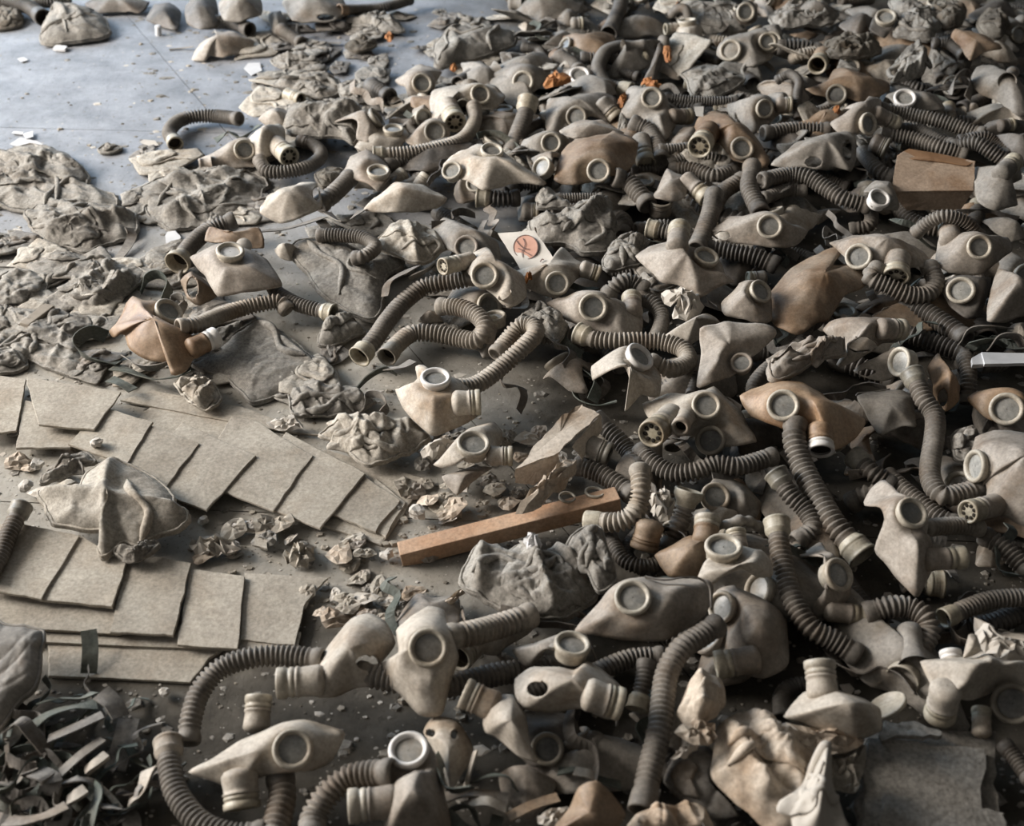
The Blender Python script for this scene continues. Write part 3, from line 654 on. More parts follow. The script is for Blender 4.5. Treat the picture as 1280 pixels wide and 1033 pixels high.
# ================================================================== canvas bags and rags
tile()
cloth('large crumpled canvas rag at the picture edge on the bare floor', [(-30, 200), (0, 192), (40, 180), (70, 190), (100, 206), (115, 222), (112, 235), (145, 245), (150, 262), (110, 275), (60, 270), (0, 262), (-30, 262)], .5, 3, folds=[(0, 205, 45, 220, 2, 8), (55, 205, 110, 215, 1.5, 5)], wr=1.5, name='canvas_rag', cat='rag')
cloth('crumpled canvas rag with a twisted border, below the large rag', [(28, 268), (50, 258), (95, 256), (140, 258), (172, 272), (177, 288), (165, 300), (130, 308), (108, 320), (85, 312), (60, 308), (45, 295)], .6, 3.2, folds=[(60, 300, 160, 275, 2.2, 6), (80, 262, 130, 290, 1.5, 5)], wr=1.6, name='canvas_rag', cat='rag')
cloth('flat dusty rag spread under the wooden block', [(-30, 345), (20, 335), (60, 352), (50, 380), (10, 392), (-30, 390)], .4, 1.6, wr=1.2, name='canvas_rag', cat='rag')
cloth('flat pointed fabric sheet beside the dusty floor patch', [(28, 355), (60, 338), (95, 328), (120, 325), (98, 343), (60, 360), (45, 362)], .6, .8, wr=.5, name='canvas_rag', cat='rag')
cloth('wrinkled dusty bag with a frayed cord near the open hose', [(85, 350), (105, 345), (135, 335), (150, 328), (186, 342), (170, 362), (145, 380), (130, 392), (95, 392), (72, 380), (98, 370)], .6, 2.6, folds=[(105, 370, 140, 340, 1.5, 4), (120, 385, 165, 355, 1.5, 5)], wr=1.4)
cloth('broad flattened bag caked with grey dust beside the straps', [(35, 422), (55, 398), (105, 394), (140, 400), (122, 415), (98, 425), (108, 472), (62, 465), (36, 452), (-10, 458), (-30, 425), (10, 420)], .5, 2.2, wr=1.5)
cloth('dust covered rag at the picture edge above the fibreboard', [(-30, 430), (0, 425), (30, 440), (36, 462), (0, 470), (-30, 468)], .5, 1.6, wr=1.2, name='canvas_rag', cat='rag')
cloth('thin rag strip lying under the block at the picture edge', [(-30, 385), (0, 380), (24, 392), (26, 410), (0, 420), (-30, 416)], .6, 2.0, wr=1.4, name='canvas_rag', cat='rag')
cloth('wide spread of flattened canvas between the bare floor and masks', [(165, 245), (190, 227), (228, 218), (255, 212), (292, 214), (335, 222), (330, 250), (300, 270), (255, 285), (215, 290), (188, 278)], .5, 2.2, folds=[(200, 240, 285, 225, 1.5, 6), (210, 275, 300, 240, 1.8, 6)], wr=1.5)
cloth('small rag with tasselled edge alone on the bare floor', [(122, 188), (133, 182), (153, 184), (150, 190), (136, 194), (125, 193)], .3, .8, wr=.8, name='canvas_rag', cat='rag', NR=12, NS=50)
cloth('flat triangular canvas bag with piped edge by the fibreboard', [(238, 458), (262, 440), (292, 418), (320, 402), (346, 414), (372, 430), (398, 452), (410, 470), (385, 484), (345, 500), (313, 507), (285, 478), (258, 470)], 1.0, 2.6, folds=[(243, 460, 312, 503, 1.2, 4), (320, 404, 405, 468, 1.0, 4)], wr=.45, layers=0, rolls=1)
cloth('pale limp cloth corner hanging over the fibreboard by the green strap', [(218, 482), (240, 474), (262, 478), (278, 500), (262, 515), (240, 508)], 2.2, 1.6, 'canvaspale', wr=1.6, name='canvas_rag', cat='rag')
tile(1, 1)
cloth('big grey canvas bag lying slanted beside the curved hose', [(150, 235), (190, 175), (250, 155), (330, 150), (440, 175), (520, 245), (640, 250), (730, 262), (735, 300), (655, 360), (640, 470), (590, 572), (450, 525), (320, 450), (250, 340)], 3, 4.2, folds=[(150, 235, 320, 455, 1.6, 30), (350, 250, 560, 400, .9, 40), (440, 290, 620, 330, .9, 30)], wr=.6, layers=0, rolls=2)
cloth('folded pale canvas bag behind the big slanted bag', [(590, 175), (690, 90), (750, 100), (830, 95), (900, 130), (960, 190), (870, 270), (800, 292), (700, 250), (620, 222)], 6, 3, 'canvaspale', folds=[(760, 110, 800, 270, 1.6, 22), (620, 200, 770, 190, 1.2, 25)], wr=1.2)
cloth('curled canvas flap on the floor beside the ribbed collar', [(310, 690), (335, 610), (430, 540), (550, 620), (480, 655), (380, 700)], 1, 4, 'canvas', wr=1.0, name='canvas_rag', cat='rag')
cloth('limp rag spread below the triangular bag', [(160, 920), (240, 860), (330, 900), (520, 930), (600, 970), (480, 1040), (300, 1045), (180, 1040)], 1, 2, 'canvas', wr=1.6, name='canvas_rag', cat='rag')
tile(2, 1)
cloth('pale crumpled cloth beside the upper fan of sheets', [(300, 100), (400, 40), (480, 20), (560, 60), (680, 55), (800, 60), (870, 120), (800, 175), (650, 242), (560, 262), (480, 220), (400, 150)], 2.5, 3.2, 'canvaspale', folds=[(420, 60, 620, 180, 1.5, 25), (560, 70, 800, 80, 1.2, 22)], wr=1.5, name='canvas_rag', cat='rag')
tile(2, 0)
cloth('beige canvas rag slumped over the fibreboard fans', [(190, 400), (300, 385), (390, 370), (430, 285), (560, 230), (640, 250), (740, 290), (830, 370), (890, 440), (900, 480), (945, 490), (900, 580), (780, 620), (690, 668), (620, 650), (520, 722), (488, 690), (520, 600), (400, 580), (260, 552), (235, 480)], 4.5, 4.5, 'canvaspale', folds=[(560, 235, 530, 600, 1.5, 30), (560, 470, 900, 480, 1.2, 30), (200, 410, 500, 450, 1.2, 35)], wr=.6, layers=0, rolls=1, name='canvas_rag', cat='rag')
cloth('scrap of twisted rag below the beige canvas rag', [(560, 690), (600, 665), (680, 690), (760, 650), (780, 625), (800, 650), (770, 690), (680, 735), (620, 730)], 4, 1.6, 'canvas', wr=1.2, name='canvas_rag', cat='rag', NR=12, NS=60)
cloth('frayed beige rag edge on the sheets behind the canvas rag', [(190, 345), (280, 270), (420, 185), (490, 235), (470, 250), (400, 260), (330, 310), (230, 350)], 4, 2.2, 'canvas', wr=1.3, name='canvas_rag', cat='rag', NR=14, NS=70)
tile(0, 0)
cloth('full beige canvas bag standing alone at the far bare floor', [(190, 200), (215, 140), (260, 62), (340, 45), (400, 75), (480, 70), (540, 110), (548, 170), (500, 200), (420, 212), (300, 226), (205, 226)], 1.5, 6, 'canvas', folds=[(270, 60, 330, 130, 1.8, 25), (380, 90, 420, 180, 1.0, 40)], wr=.8)
cloth('dark folded cloth beside the far canvas bag', [(-40, 65), (60, 55), (110, 75), (116, 120), (60, 146), (-40, 152)], 1, 4, 'canvasdark', wr=1.0, name='canvas_rag', cat='rag')
tile(0, 1)
cloth('wide folded canvas with raised pleat at the far middle', [(890, 345), (880, 240), (960, 150), (1040, 150), (1110, 172), (1180, 180), (1290, 160), (1290, 225), (1220, 260), (1100, 300), (1000, 312), (950, 345)], 3, 5, 'canvas', folds=[(900, 330, 1180, 190, 1.6, 30), (960, 160, 1000, 280, 1, 25)], wr=.7, ang=.5, layers=0)
cloth('stack of folded canvas bag layers beside the buckle straps', [(150, 535), (260, 530), (380, 515), (470, 498), (520, 545), (537, 630), (492, 725), (420, 692), (300, 690), (150, 672), (145, 600)], 5, 4.5, 'canvas', folds=[(160, 620, 520, 600, 2, 22), (360, 650, 500, 590, 1.6, 16)], wr=1.1)
cloth('brown folded cloth wedge above the thick ribbed hose', [(290, 880), (360, 842), (440, 850), (430, 900), (330, 945)], 6, 2, 'canvasdark', wr=.8, name='canvas_rag', cat='rag', NR=12, NS=50)
cloth('flattened rag with printed label by the folded bag', [(410, 420), (500, 400), (600, 430), (620, 460), (580, 500), (500, 530), (420, 490)], 3, 2, 'canvas', wr=1.0, name='canvas_rag', cat='rag')
cloth('flat dusty rag among the far shredded scraps', [(70, 310), (150, 270), (250, 280), (330, 320), (280, 360), (150, 350)], 1.5, 2, 'canvas', wr=1.4, name='canvas_rag', cat='rag')
cloth('long flattened rag below the far shredded scraps', [(80, 430), (160, 395), (300, 390), (410, 400), (420, 470), (330, 500), (200, 460)], 2.5, 3, 'canvas', wr=1.2, name='canvas_rag', cat='rag')
cloth('blue grey fabric fold behind the far dusty rag', [(440, 110), (520, 75), (620, 70), (690, 100), (740, 160), (640, 165), (560, 130)], 2, 3, 'canvas', wr=1.2, name='canvas_rag', cat='rag')
cloth('small twisted rag beside the orange scrap', [(440, 240), (500, 205), (600, 210), (590, 245), (500, 268)], 2, 2, 'canvasdark', wr=1.2, name='canvas_rag', cat='rag', NR=14, NS=60)
tile(0, 2)
cloth('dusty satchel with brown shaded front at the far edge', [(815, 100), (830, 40), (900, 25), (1000, 50), (1072, 82), (1165, 150), (1100, 172), (950, 178), (850, 150)], 5, 5, 'canvas', folds=[(830, 90, 1060, 95, 1.5, 22)], wr=.8)
cloth('flat grey canvas bag with tie cord in the far middle', [(830, 370), (900, 340), (1000, 328), (1060, 370), (1160, 390), (1130, 432), (1000, 490), (930, 472), (890, 485), (860, 400)], 9, 2.5, 'canvas', folds=[(920, 440, 1060, 370, 1, 16)], wr=.8)
cloth('rag corner poking out under the brown hooded mask', [(120, 1040), (160, 940), (230, 985), (300, 1040)], 9, 2, 'canvas', wr=1.0, name='canvas_rag', cat='rag', NR=12, NS=50)
tile(0, 3)
cloth('tumbled canvas bag with a dark seam in the far heap', [(600, 10), (720, 20), (830, 90), (860, 150), (770, 180), (700, 100), (620, 62)], 14, 4, 'canvas', wr=1.2)
cloth('rolled cloth bundle under the far flat eyepiece', [(620, 180), (640, 120), (760, 110), (830, 182), (800, 212), (700, 202)], 13, 5, 'canvas', wr=1.6)
cloth('dark rumpled rag with a white string in the far heap', [(800, 60), (850, 10), (930, 20), (985, 60), (965, 122), (880, 152), (820, 110)], 14, 4, 'canvasdark', wr=1.6, name='canvas_rag', cat='rag')
cloth('round dark bag with a cord beside the brown curved sheet', [(1030, 132), (1080, 60), (1160, 70), (1195, 122), (1150, 202), (1080, 192)], 14, 5, 'canvasdark', wr=1.0)
cloth('upright canvas bag with creased front above the white eyepiece', [(605, 430), (640, 380), (660, 290), (740, 240), (795, 300), (765, 380), (690, 402)], 13, 5, 'canvas', folds=[(740, 245, 760, 370, 1.4, 18)], wr=1.0)
cloth('limp grey bag above the sickle shaped mask in the far heap', [(0, 100), (120, 20), (230, 30), (350, 60), (330, 120), (200, 140), (60, 150)], 11, 4, 'canvas', wr=1.8)
cloth('dark shaggy rag under the small upright hose', [(270, 220), (380, 200), (540, 220), (560, 270), (450, 300), (300, 290)], 12, 4, 'canvasdark', wr=2.0, name='canvas_rag', cat='rag')
tile(1, 2)
cloth('lumpy canvas bag behind the printed sheet', [(75, 85), (200, 60), (300, 30), (360, -20), (430, -20), (490, 0), (530, 120), (480, 232), (350, 242), (260, 192), (150, 192), (90, 140)], 8, 5, 'canvas', folds=[(340, 130, 470, 10, 2.4, 28), (90, 100, 260, 150, 1.5, 25), (480, 20, 500, 200, 1.5, 20)], wr=1.2)
cloth('small wrinkled pouch tucked beside the smooth broad mask', [(445, 270), (520, 180), (600, 148), (690, 172), (622, 240), (640, 292), (560, 312), (470, 330)], 9, 3.5, 'canvas', wr=1.6)
cloth('grey fold of bag under the smooth broad mask', [(600, 320), (640, 290), (740, 370), (825, 382), (740, 432), (680, 412)], 8, 2, 'grey', wr=.6, name='canvas_rag', cat='rag', NR=14, NS=60)
cloth('torn beige pouch beside the looped hose', [(0, 590), (80, 530), (140, 480), (200, 540), (280, 600), (230, 680), (160, 640), (60, 640)], 7, 4, 'canvas', wr=1.5)
tile(2, 2)
cloth('dark crumpled canvas satchel below the wooden bar', [(-260, 830), (-200, 700), (-140, 655), (-30, 690), (70, 640), (130, 730), (270, 660), (345, 700), (420, 890), (390, 950), (250, 1040), (60, 1020), (-100, 960), (-220, 900)], 4.5, 5, 'canvas', folds=[(-150, 680, -170, 900, 2, 30), (100, 750, 200, 1000, 2, 30), (230, 720, 330, 800, 2, 25)], wr=1.3, layers=1)
cloth('upright felt flap standing beside the wooden bar end', [(265, 665), (310, 590), (360, 555), (440, 570), (480, 690), (520, 830), (430, 890), (360, 760)], 8, 3, 'canvas', wr=.9)
tile(2, 3)
cloth('torn woolly scrap above the vertical hose bend', [(900, 110), (960, 75), (1040, 100), (1050, 170), (1000, 240), (920, 220)], 8, 3, 'canvas', wr=1.6, name='canvas_rag', cat='rag', NR=14, NS=60)
tile(3, 0)
cloth('smooth grey brown rubber bag cut by the picture edge', [(-60, 40), (60, 45), (222, 72), (212, 200), (190, 350), (100, 430), (0, 570), (-60, 580)], 5, 4, 'grey', wr=.4, name='rubber_bag', layers=0, rolls=0)
tile(1, 3)
cloth('brown crumpled roll of rubber above the tan mask', [(0, 790), (140, 740), (200, 670), (280, 680), (380, 655), (390, 740), (250, 765), (150, 830), (40, 875), (-10, 860)], 13, 3.5, 'beige', wr=1.6, name='canvas_rag', cat='rag', NR=16, NS=80)

# ================================================================== tile row 0
tile(0, 0)
hose('smooth black hose entering at the far corner', [(-60, 5, 4), (60, 15, 4), (140, 35, 4), (192, 72, 3.5)], 38, 'hosedark', ('cuff', 'plain'), ('collardark', 'hosedark'))
hose('dark ribbed hose lying behind the far canvas bag', [(180, 10, 3), (260, 12, 3), (340, 0, 3)], 28, 'hosedark')
sheet('curled beige mask shell alone on the far bare floor', [(950, 290), (990, 220), (1080, 172), (1062, 152, 3), (1180, 162, 3), (1265, 205, 1), (1240, 238), (1180, 268), (1110, 290), (1050, 280), (1015, 302)], 2, 3.5, 'beige', name='gas_mask', cat='gas mask')
hose('black hose mouth under the far brown mask', [(1080, 110, 4), (1160, 118, 4), (1215, 138, 4)], 34, 'hosedark', ('cuff', 'plain'), ('hosedark', 'hosedark'))
mask('far brown mask shell with a dark fold', [(925, 110), (920, 30), (960, -20), (1060, -20), (1085, 50), (1080, 130), (1000, 150)], 6, 4, m='dim')  # dim colour carries the shade of the far cluster
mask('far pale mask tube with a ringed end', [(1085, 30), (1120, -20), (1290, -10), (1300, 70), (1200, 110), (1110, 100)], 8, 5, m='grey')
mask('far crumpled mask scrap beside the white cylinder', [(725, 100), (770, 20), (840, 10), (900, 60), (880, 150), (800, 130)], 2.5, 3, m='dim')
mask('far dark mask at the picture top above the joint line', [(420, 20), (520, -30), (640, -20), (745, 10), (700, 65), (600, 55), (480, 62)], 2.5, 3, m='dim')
strap('thin strip trailing from the far curled shell', [(840, 245, .4), (900, 240, .5), (960, 232, 1.2)], 14, 'strap')
tile(0, 0)
hose('grey ribbed hose curling onto the bare floor with open mouth', [(1180, 590, 4), (1080, 578, 3), (980, 578, 3), (890, 600, 3), (838, 655, 3), (862, 700, 3)], 35, 'hose', ('cuff', 'rubber'), ('collar', 'collar'))
strap('dark green folded strap beside the curled grey hose', [(1070, 700, 3), (1140, 655, 5), (1200, 690, 4), (1290, 620, 6)], 60, 'strapgreen', [0, 30, 50, 20])
mask('tube shaped mask with a round eyepiece beside the green straps', [(985, 800), (1040, 780), (1130, 720), (1260, 690), (1340, 720), (1330, 820), (1200, 838), (1020, 845)], 3, 4, [(1215, 745, 54, .1, .25)], [(1040, 815, 990, 820, 30, 'stub')], 'beige')
tile(0, 1)
mask('mask with flared skirt and vented valve beside the folded bag', [(-60, 720), (0, 680), (50, 640), (112, 620), (145, 645), (140, 720), (80, 770), (10, 790)], 6, 5, (), [(105, 725, 168, 780, 46, 'holes', .5)], 'pale', hoses=[([(20, 800, 5), (60, 850, 4), (160, 852, 4), (265, 825, 4), (325, 772, 4), (290, 722, 4), (225, 702, 4)], 34)])
mask('hooded mask scrap behind the folded bag', [(10, 590), (60, 550), (130, 535), (165, 570), (150, 620), (60, 620)], 6, 3, m='beige')
mask('far grey mask cup opening sideways at the picture top', [(130, 20), (160, -40), (330, -50), (430, -10), (450, 60), (390, 105), (260, 112), (180, 100)], 6, 4, m='grey', holes=[(345, 85, 45, 18)])
hose('dark hose running from the far mask cup', [(440, 50, 6), (560, 45, 4), (660, 30, 4), (760, 0, 4)], 27, 'hosedark', ('rubber', 'cuff'), ('brown', 'hose'))
mask('far torn mask with short ribbed neck and loop', [(60, 70), (120, 50), (150, 110), (130, 170), (80, 160)], 3, 3, (), (), 'grey', hoses=[([(130, 150, 4), (180, 185, 3), (220, 210, 2.5)], 32)])
strap('pale band looping out of the far torn mask', [(210, 130, 4), (220, 180, 2), (300, 205, 1), (420, 215, 1)], 34, 'strap', [70, 50, 20, 0])
loose_tube('loose short metal tube beside the folded bag', 160, 470, 225, 495, 30, 3.5, 3.5, 'open', 'collar')
mask('small mask with wide eyepiece beside the pleated canvas', [(690, 400), (760, 352), (830, 320), (925, 358), (890, 410), (885, 455), (840, 488), (760, 482), (735, 440)], 6, 3.5, [(825, 415, 52, .15, .3)], (), 'beige')
mask('pale mask with vented valve and long hose stretched flat', [(860, 500), (880, 452), (980, 422), (1060, 420), (1180, 428), (1240, 480), (1190, 540), (1110, 545), (1000, 530), (910, 575), (880, 622), (868, 560)], 9, 4, [(1115, 468, 52, .25, .3)], [(955, 535, 990, 610, 50, 'holes', -.5)], 'pale', hoses=[([(1080, 535, 10), (1085, 600, 9), (1040, 680, 8), (950, 725, 8), (800, 755, 8), (660, 768, 8), (630, 770, 8)], 37, 'hosepale', ('cuff', 'metal'))])
sheet('torn flap beside the vented valve mask', [(770, 625), (780, 550), (850, 490), (872, 550), (890, 582), (800, 645)], 6, 1.5, 'beige')
mask('mask with flat lying eyepiece behind the stretched hose', [(490, 735), (540, 650), (630, 618), (740, 635), (765, 690), (700, 745), (560, 765)], 5, 3, [(682, 642, 52, 0, .9)], (), 'pale')
mask('mask showing one round eyepiece under the vented valve', [(735, 695), (800, 640), (880, 590), (935, 610), (965, 690), (900, 725), (780, 722)], 6, 3, [(890, 655, 56, .1, .2, 'rimdark', 'lens')], (), 'beige')
mask('flat winged mask with an upright eyepiece collar above the limp mask', [(435, 850), (470, 780), (560, 742), (640, 800), (668, 850), (662, 905), (610, 955), (540, 925), (470, 885)], 8, 3, [(608, 852, 58, 0, .84)], (), 'beige')
hose('short ribbed hose looping behind the winged mask', [(660, 825, 6), (740, 800, 6), (835, 800, 6), (862, 855, 5), (810, 900, 4), (780, 930, 3)], 42, 'hose')
mask('broad peaked mask with a pale eyepiece on its crest', [(930, 830), (960, 780), (1060, 725), (1120, 715), (1200, 760), (1290, 800), (1440, 905), (1420, 925), (1300, 905), (1130, 945), (1060, 900), (1000, 880)], 12, 4.5, [(1172, 748, 58, .1, .8), (972, 848, 52, -.3, .5)], (), 'pale', sl=(0, .05))
mask('limp mask with side opening above the buckled strap', [(20, 1060), (60, 970), (200, 922), (300, 912), (325, 980), (322, 1040), (220, 1090), (120, 1100)], 9, 4.5, (), (), 'pale', holes=[(300, 960, 18, 38)])
hose('thick ribbed hose climbing beside the limp mask', [(330, 1010, 6), (400, 950, 7), (462, 888, 7)], 46, 'hose')
mask('long flat mask lying under the peaked mask', [(530, 1040), (620, 960), (700, 905), (830, 920), (950, 990), (900, 1030), (700, 1060)], 9, 4, m='pale')
hose('dark hose with a pale ribbed collar under the peaked mask', [(1290, 985, 6), (1220, 990, 6), (1150, 985, 6)], 42, 'hosedark', ('cuff', 'metal'))
mask('elbow shaped mask with black ringed mouth in the far middle', [(1150, 370), (1230, 310), (1330, 300), (1420, 260), (1480, 300), (1440, 400), (1340, 420), (1240, 430)], 7, 5, (), [(1190, 360, 1130, 390, 36, 'stub', -1)], 'grey')
hose('short dark ribbed hose beside the elbow mask', [(1110, 345, 6), (1070, 375, 6), (1030, 402, 6)], 38, 'hosedark', ('cuff', 'plain'), ('hose', 'hosedark'))

tile(0, 2)
hose('smooth black pipe pointing at the viewer in the far middle', [(545, -20, 7), (535, 40, 7), (510, 100, 7), (488, 150, 6.5)], 38, 'hosedark', ('cuff', 'plain'), ('hosedark', 'hosedark'), pitch=.02)
mask('far folded mask scraps with a pale collar', [(220, 90), (260, 50), (320, 60), (340, 100), (290, 130), (230, 120)], 6, 3, (), [(310, 120, 350, 118, 32, 'open')], 'grey')
mask('dark far mask with one eyepiece at the picture top', [(1080, 85), (1100, 30), (1160, 5), (1215, 40), (1210, 110), (1140, 120)], 9, 4, [(1160, 60, 47, .3, .1)], (), 'dim')
mask('smooth far mask with two round eyepieces side by side', [(1015, 270), (1060, 190), (1160, 160), (1290, 135), (1330, 200), (1290, 290), (1200, 335), (1090, 310)], 10, 4.5, [(1085, 250, 55, -.2, .3), (1268, 208, 46, .3, .2)], (), 'grey')
mask('mask with a dark lens beside the orange leaf', [(-110, 370), (-40, 330), (0, 318), (100, 330), (195, 352), (150, 430), (100, 460), (0, 455)], 8, 4, [(55, 405, 54, -.15, .15)], (), 'grey')
mask('small cup with flat pale ring beside the orange leaf', [(250, 360), (320, 330), (400, 350), (420, 420), (350, 440), (280, 420)], 8, 2, [(335, 374, 52, 0, .65, 'rimwhite', 'lens')], (), 'beige')
hose('short ribbed hose behind the flat pale ring', [(240, 285, 8), (290, 315, 8), (330, 350, 8)], 38, 'hose')
hose('dark ribbed hose arching up in the far middle', [(545, 445, 8), (465, 425, 8), (430, 350, 9), (455, 270, 10), (520, 240, 10), (600, 240, 9), (680, 255, 7)], 38, 'hosedark', ('rubber', 'cuff'))
loose_tube('pale collar inside the arch of the far hose', 590, 310, 665, 288, 32, 8, 8.5, 'open', 'hose')
sheet('upright pointed rubber flap beside the arched hose', [(650, 405), (690, 320), (728, 220), (758, 232), (742, 330), (700, 415)], 12, 1.5, 'dim', sl=(0, .6))
mask('long mask with valve to one side behind the brown hood', [(165, 600), (178, 490), (260, 490), (330, 470), (460, 455), (505, 480), (525, 540), (470, 612), (400, 585), (330, 600), (280, 645), (180, 665)], 9, 4.5, [(320, 580, 54, -.2, .1, 'rimdark')], [(450, 520, 515, 590, 42, 'cap', -3)], 'grey')
mask('domed mask with centred eyepiece and capped snout', [(540, 570), (572, 440), (640, 432), (740, 468), (785, 540), (830, 575), (805, 640), (762, 695), (700, 645), (620, 595)], 11, 5, [(695, 487, 54, .05, .28)], [(800, 580, 885, 578, 38, 'cap', -1)], 'grey')
hose('thin dark hose running level behind the domed mask', [(770, 488, 9), (880, 500, 9), (1000, 505, 9), (1110, 505, 9)], 28, 'hosedark')
mask('grey mask turned aside with its eyepiece edge on', [(1070, 520), (1180, 475), (1290, 475), (1340, 540), (1290, 610), (1200, 655), (1130, 605), (1075, 565)], 10, 4.5, [(1255, 540, 48, .5, .05)], (), 'grey')
mask('broad brown hooded mask with one pale eyepiece', [(208, 892), (245, 760), (310, 692), (400, 672), (480, 662), (508, 650), (626, 710), (605, 810), (545, 872), (470, 882), (380, 912), (290, 917)], 12, 4, [(430, 848, 60, -.05, .1)], (), 'brown', sharp=.6, hoses=[([(520, 885, 11), (575, 905, 10), (625, 955, 9), (668, 1010, 8)], 48)])
sheet('thin beige flap draped behind the brown hooded mask', [(235, 648), (330, 600), (430, 598), (560, 652), (480, 665), (310, 692)], 13, 2, 'beige')
mask('mask with grey lens peeping behind the brown hood', [(40, 735), (60, 690), (150, 668), (250, 678), (305, 702), (250, 765), (230, 775), (120, 772)], 9, 4, [(195, 710, 52, .05, .1)], (), 'grey')
hose('brown ribbed hose dropping beside the brown hood', [(610, 615, 11), (680, 650, 10), (718, 720, 9), (738, 790, 8)], 44, 'hose')
loose_tube('upright capped snout beside the brown hood', 640, 700, 668, 815, 44, 10, 7, 'cap', 'grey')
mask('large brown mask with vented valve and pale tilted eyepiece', [(905, 630), (935, 570), (1000, 545), (1060, 570), (1110, 610), (1190, 650), (1240, 720), (1280, 800), (1260, 835), (1150, 810), (1090, 800), (1040, 760), (1000, 700), (930, 690)], 12, 5, [(1142, 737, 60, .3, .35)], [(975, 660, 930, 730, 54, 'holes', .5)], 'brown')
sheet('pale flap spread behind the large brown mask', [(768, 725), (830, 650), (912, 622), (945, 690), (890, 745), (790, 805)], 9, 2, 'beige')
hose('ribbed hose lying level under the large brown mask', [(785, 812, 7), (880, 782, 8), (980, 785, 8), (1045, 805, 7)], 34, 'hose')
hose('lower ribbed hose doubled beside the level one', [(800, 842, 6), (900, 842, 7), (1000, 872, 7), (1095, 850, 7)], 38, 'hose')
hose('dark hose passing under the brown hood to the level hoses', [(600, 850, 5), (700, 842, 5), (790, 830, 5)], 32, 'hosedark')
mask('torn brown flap with a pale metal valve', [(700, 985), (735, 910), (770, 840), (872, 888), (860, 980), (790, 1005)], 10, 2.5, (), [(870, 900, 968, 985, 44, 'cap', -2)], 'beige')
hose('ribbed hose piece rising in front of the flap valve', [(1000, 1030, 7), (1050, 950, 8), (1135, 895, 9)], 43, 'hose')
hose('steep ribbed hose crossing below the large brown mask', [(1190, 830, 11), (1175, 920, 10), (1195, 980, 9), (1230, 1050, 8)], 46, 'hose')
hose('collared hose dropping beside the long mask', [(70, 540, 11), (55, 600, 9), (25, 680, 7), (0, 750, 5)], 44, 'hose', ('metal', 'cuff'))
mask('small tilted eyepiece cup beside the peaked mask', [(95, 790), (150, 765), (240, 760), (240, 820), (190, 870), (140, 860)], 11, 3, [(148, 830, 56, -.55, .4, 'rim', 'lens')], (), 'beige')
hose('thin ribbed hose lying under the brown hood edge', [(230, 988, 9), (330, 985, 9), (440, 985, 9)], 28, 'hose')
loose_tube('ribbed dark ring lying flat below the brown hood', 735, 1040, 742, 990, 54, 6, 9, 'open', 'hose', 'collardark')
tile(0, 3)
mask('far flat mask with an upturned eyepiece at the cloth pile', [(500, 150), (540, 90), (620, 60), (660, 90), (620, 150), (580, 180)], 14, 3, [(585, 85, 52, .1, .7)], (), 'dim')
sheet('curved brown rubber sheet leaning in the far heap', [(905, 190), (930, 145, 2), (1050, 165, 2), (1168, 235, 1), (1080, 262), (1000, 305), (960, 240)], 15, 2, 'brown')
hose('small black ribbed hose in the far heap', [(830, 215, 14), (900, 220, 14), (965, 270, 13)], 28, 'hosedark')
mask('big grey mask with torn straps in the far heap corner', [(1000, 410), (1030, 340), (1080, 315), (1130, 370), (1210, 390), (1300, 470), (1300, 570), (1230, 575), (1120, 490), (1050, 465)], 15, 5, (), [(1190, 400, 1215, 360, 30, 'stub', 0)], 'grey')
strap('looped straps hanging from the big grey far mask', [(905, 470, 14), (930, 390, 18), (980, 360, 18), (1010, 410, 16), (990, 490, 14)], 45, 'strap', [60, 80, 70, 60, 40])
mask('broad brown sheet mask with a dark lens in the far heap', [(185, 445), (280, 420), (340, 335), (480, 370), (530, 402), (590, 408), (605, 450), (540, 485), (460, 505), (390, 490), (290, 480)], 13, 4, [(340, 470, 52, 0, .2, 'rimdark', 'lensdark')], (), 'brown')
mask('far mask with a bright white rimmed eyepiece', [(580, 490), (630, 455), (730, 480), (850, 480), (880, 545), (760, 550), (650, 545)], 13, 3.5, [(680, 488, 56, .2, .62, 'rimwhite', 'lens')], (), 'grey')
hose('thin upright dark hose bent over in the far heap', [(150, 580, 10), (145, 480, 14), (155, 405, 16), (110, 370, 16), (50, 395, 14)], 24, 'hosedark')
mask('central mask in profile with a narrow eyepiece', [(308, 605), (370, 540), (470, 520), (505, 478), (558, 500), (560, 560), (540, 640), (480, 640), (440, 662), (370, 668), (320, 640)], 15, 5, [(497, 615, 56, .75, .1)], [(540, 570, 640, 622, 40, 'cap', -3)], 'beige')
hose('ribbed hose lying level beside the profile mask', [(-10, 662, 11), (120, 645, 11), (295, 648, 11)], 40, 'hose')
hose('longest upper hose streaming to the far carton side', [(565, 545, 14), (700, 570, 13), (850, 600, 13), (1000, 650, 12), (1060, 665, 12)], 37, 'hose')
hose('middle hose passing just above the opened carton', [(580, 670, 12), (720, 690, 12), (850, 730, 12), (970, 765, 11)], 38, 'hose')
hose('thinner hose sandwiched between the two long ones', [(640, 640, 12), (740, 642, 12), (850, 692, 12), (910, 715, 12)], 30, 'hosedark')
hose('dark hose humped behind the opened carton', [(930, 730, 12), (1030, 712, 14), (1105, 750, 13), (1190, 805, 11)], 38, 'hosedark')
hose('upper of the two humped hoses behind the carton', [(960, 700, 13), (1060, 680, 14), (1130, 710, 13), (1190, 765, 12)], 32, 'hosedark')
loose_tube('dark open collar facing out above the carton', 540, 720, 590, 740, 50, 12, 11.5, 'open', 'hosedark', 'collardark')
mask('sickle shaped grey mask with an eye hole', [(15, 815), (70, 758), (150, 708), (280, 668), (405, 660), (438, 690), (435, 800), (410, 855), (330, 835), (250, 850), (180, 840), (100, 835)], 13, 5, (), (), 'grey', holes=[(225, 805, 45, 26), (395, 745, 25, 55)])
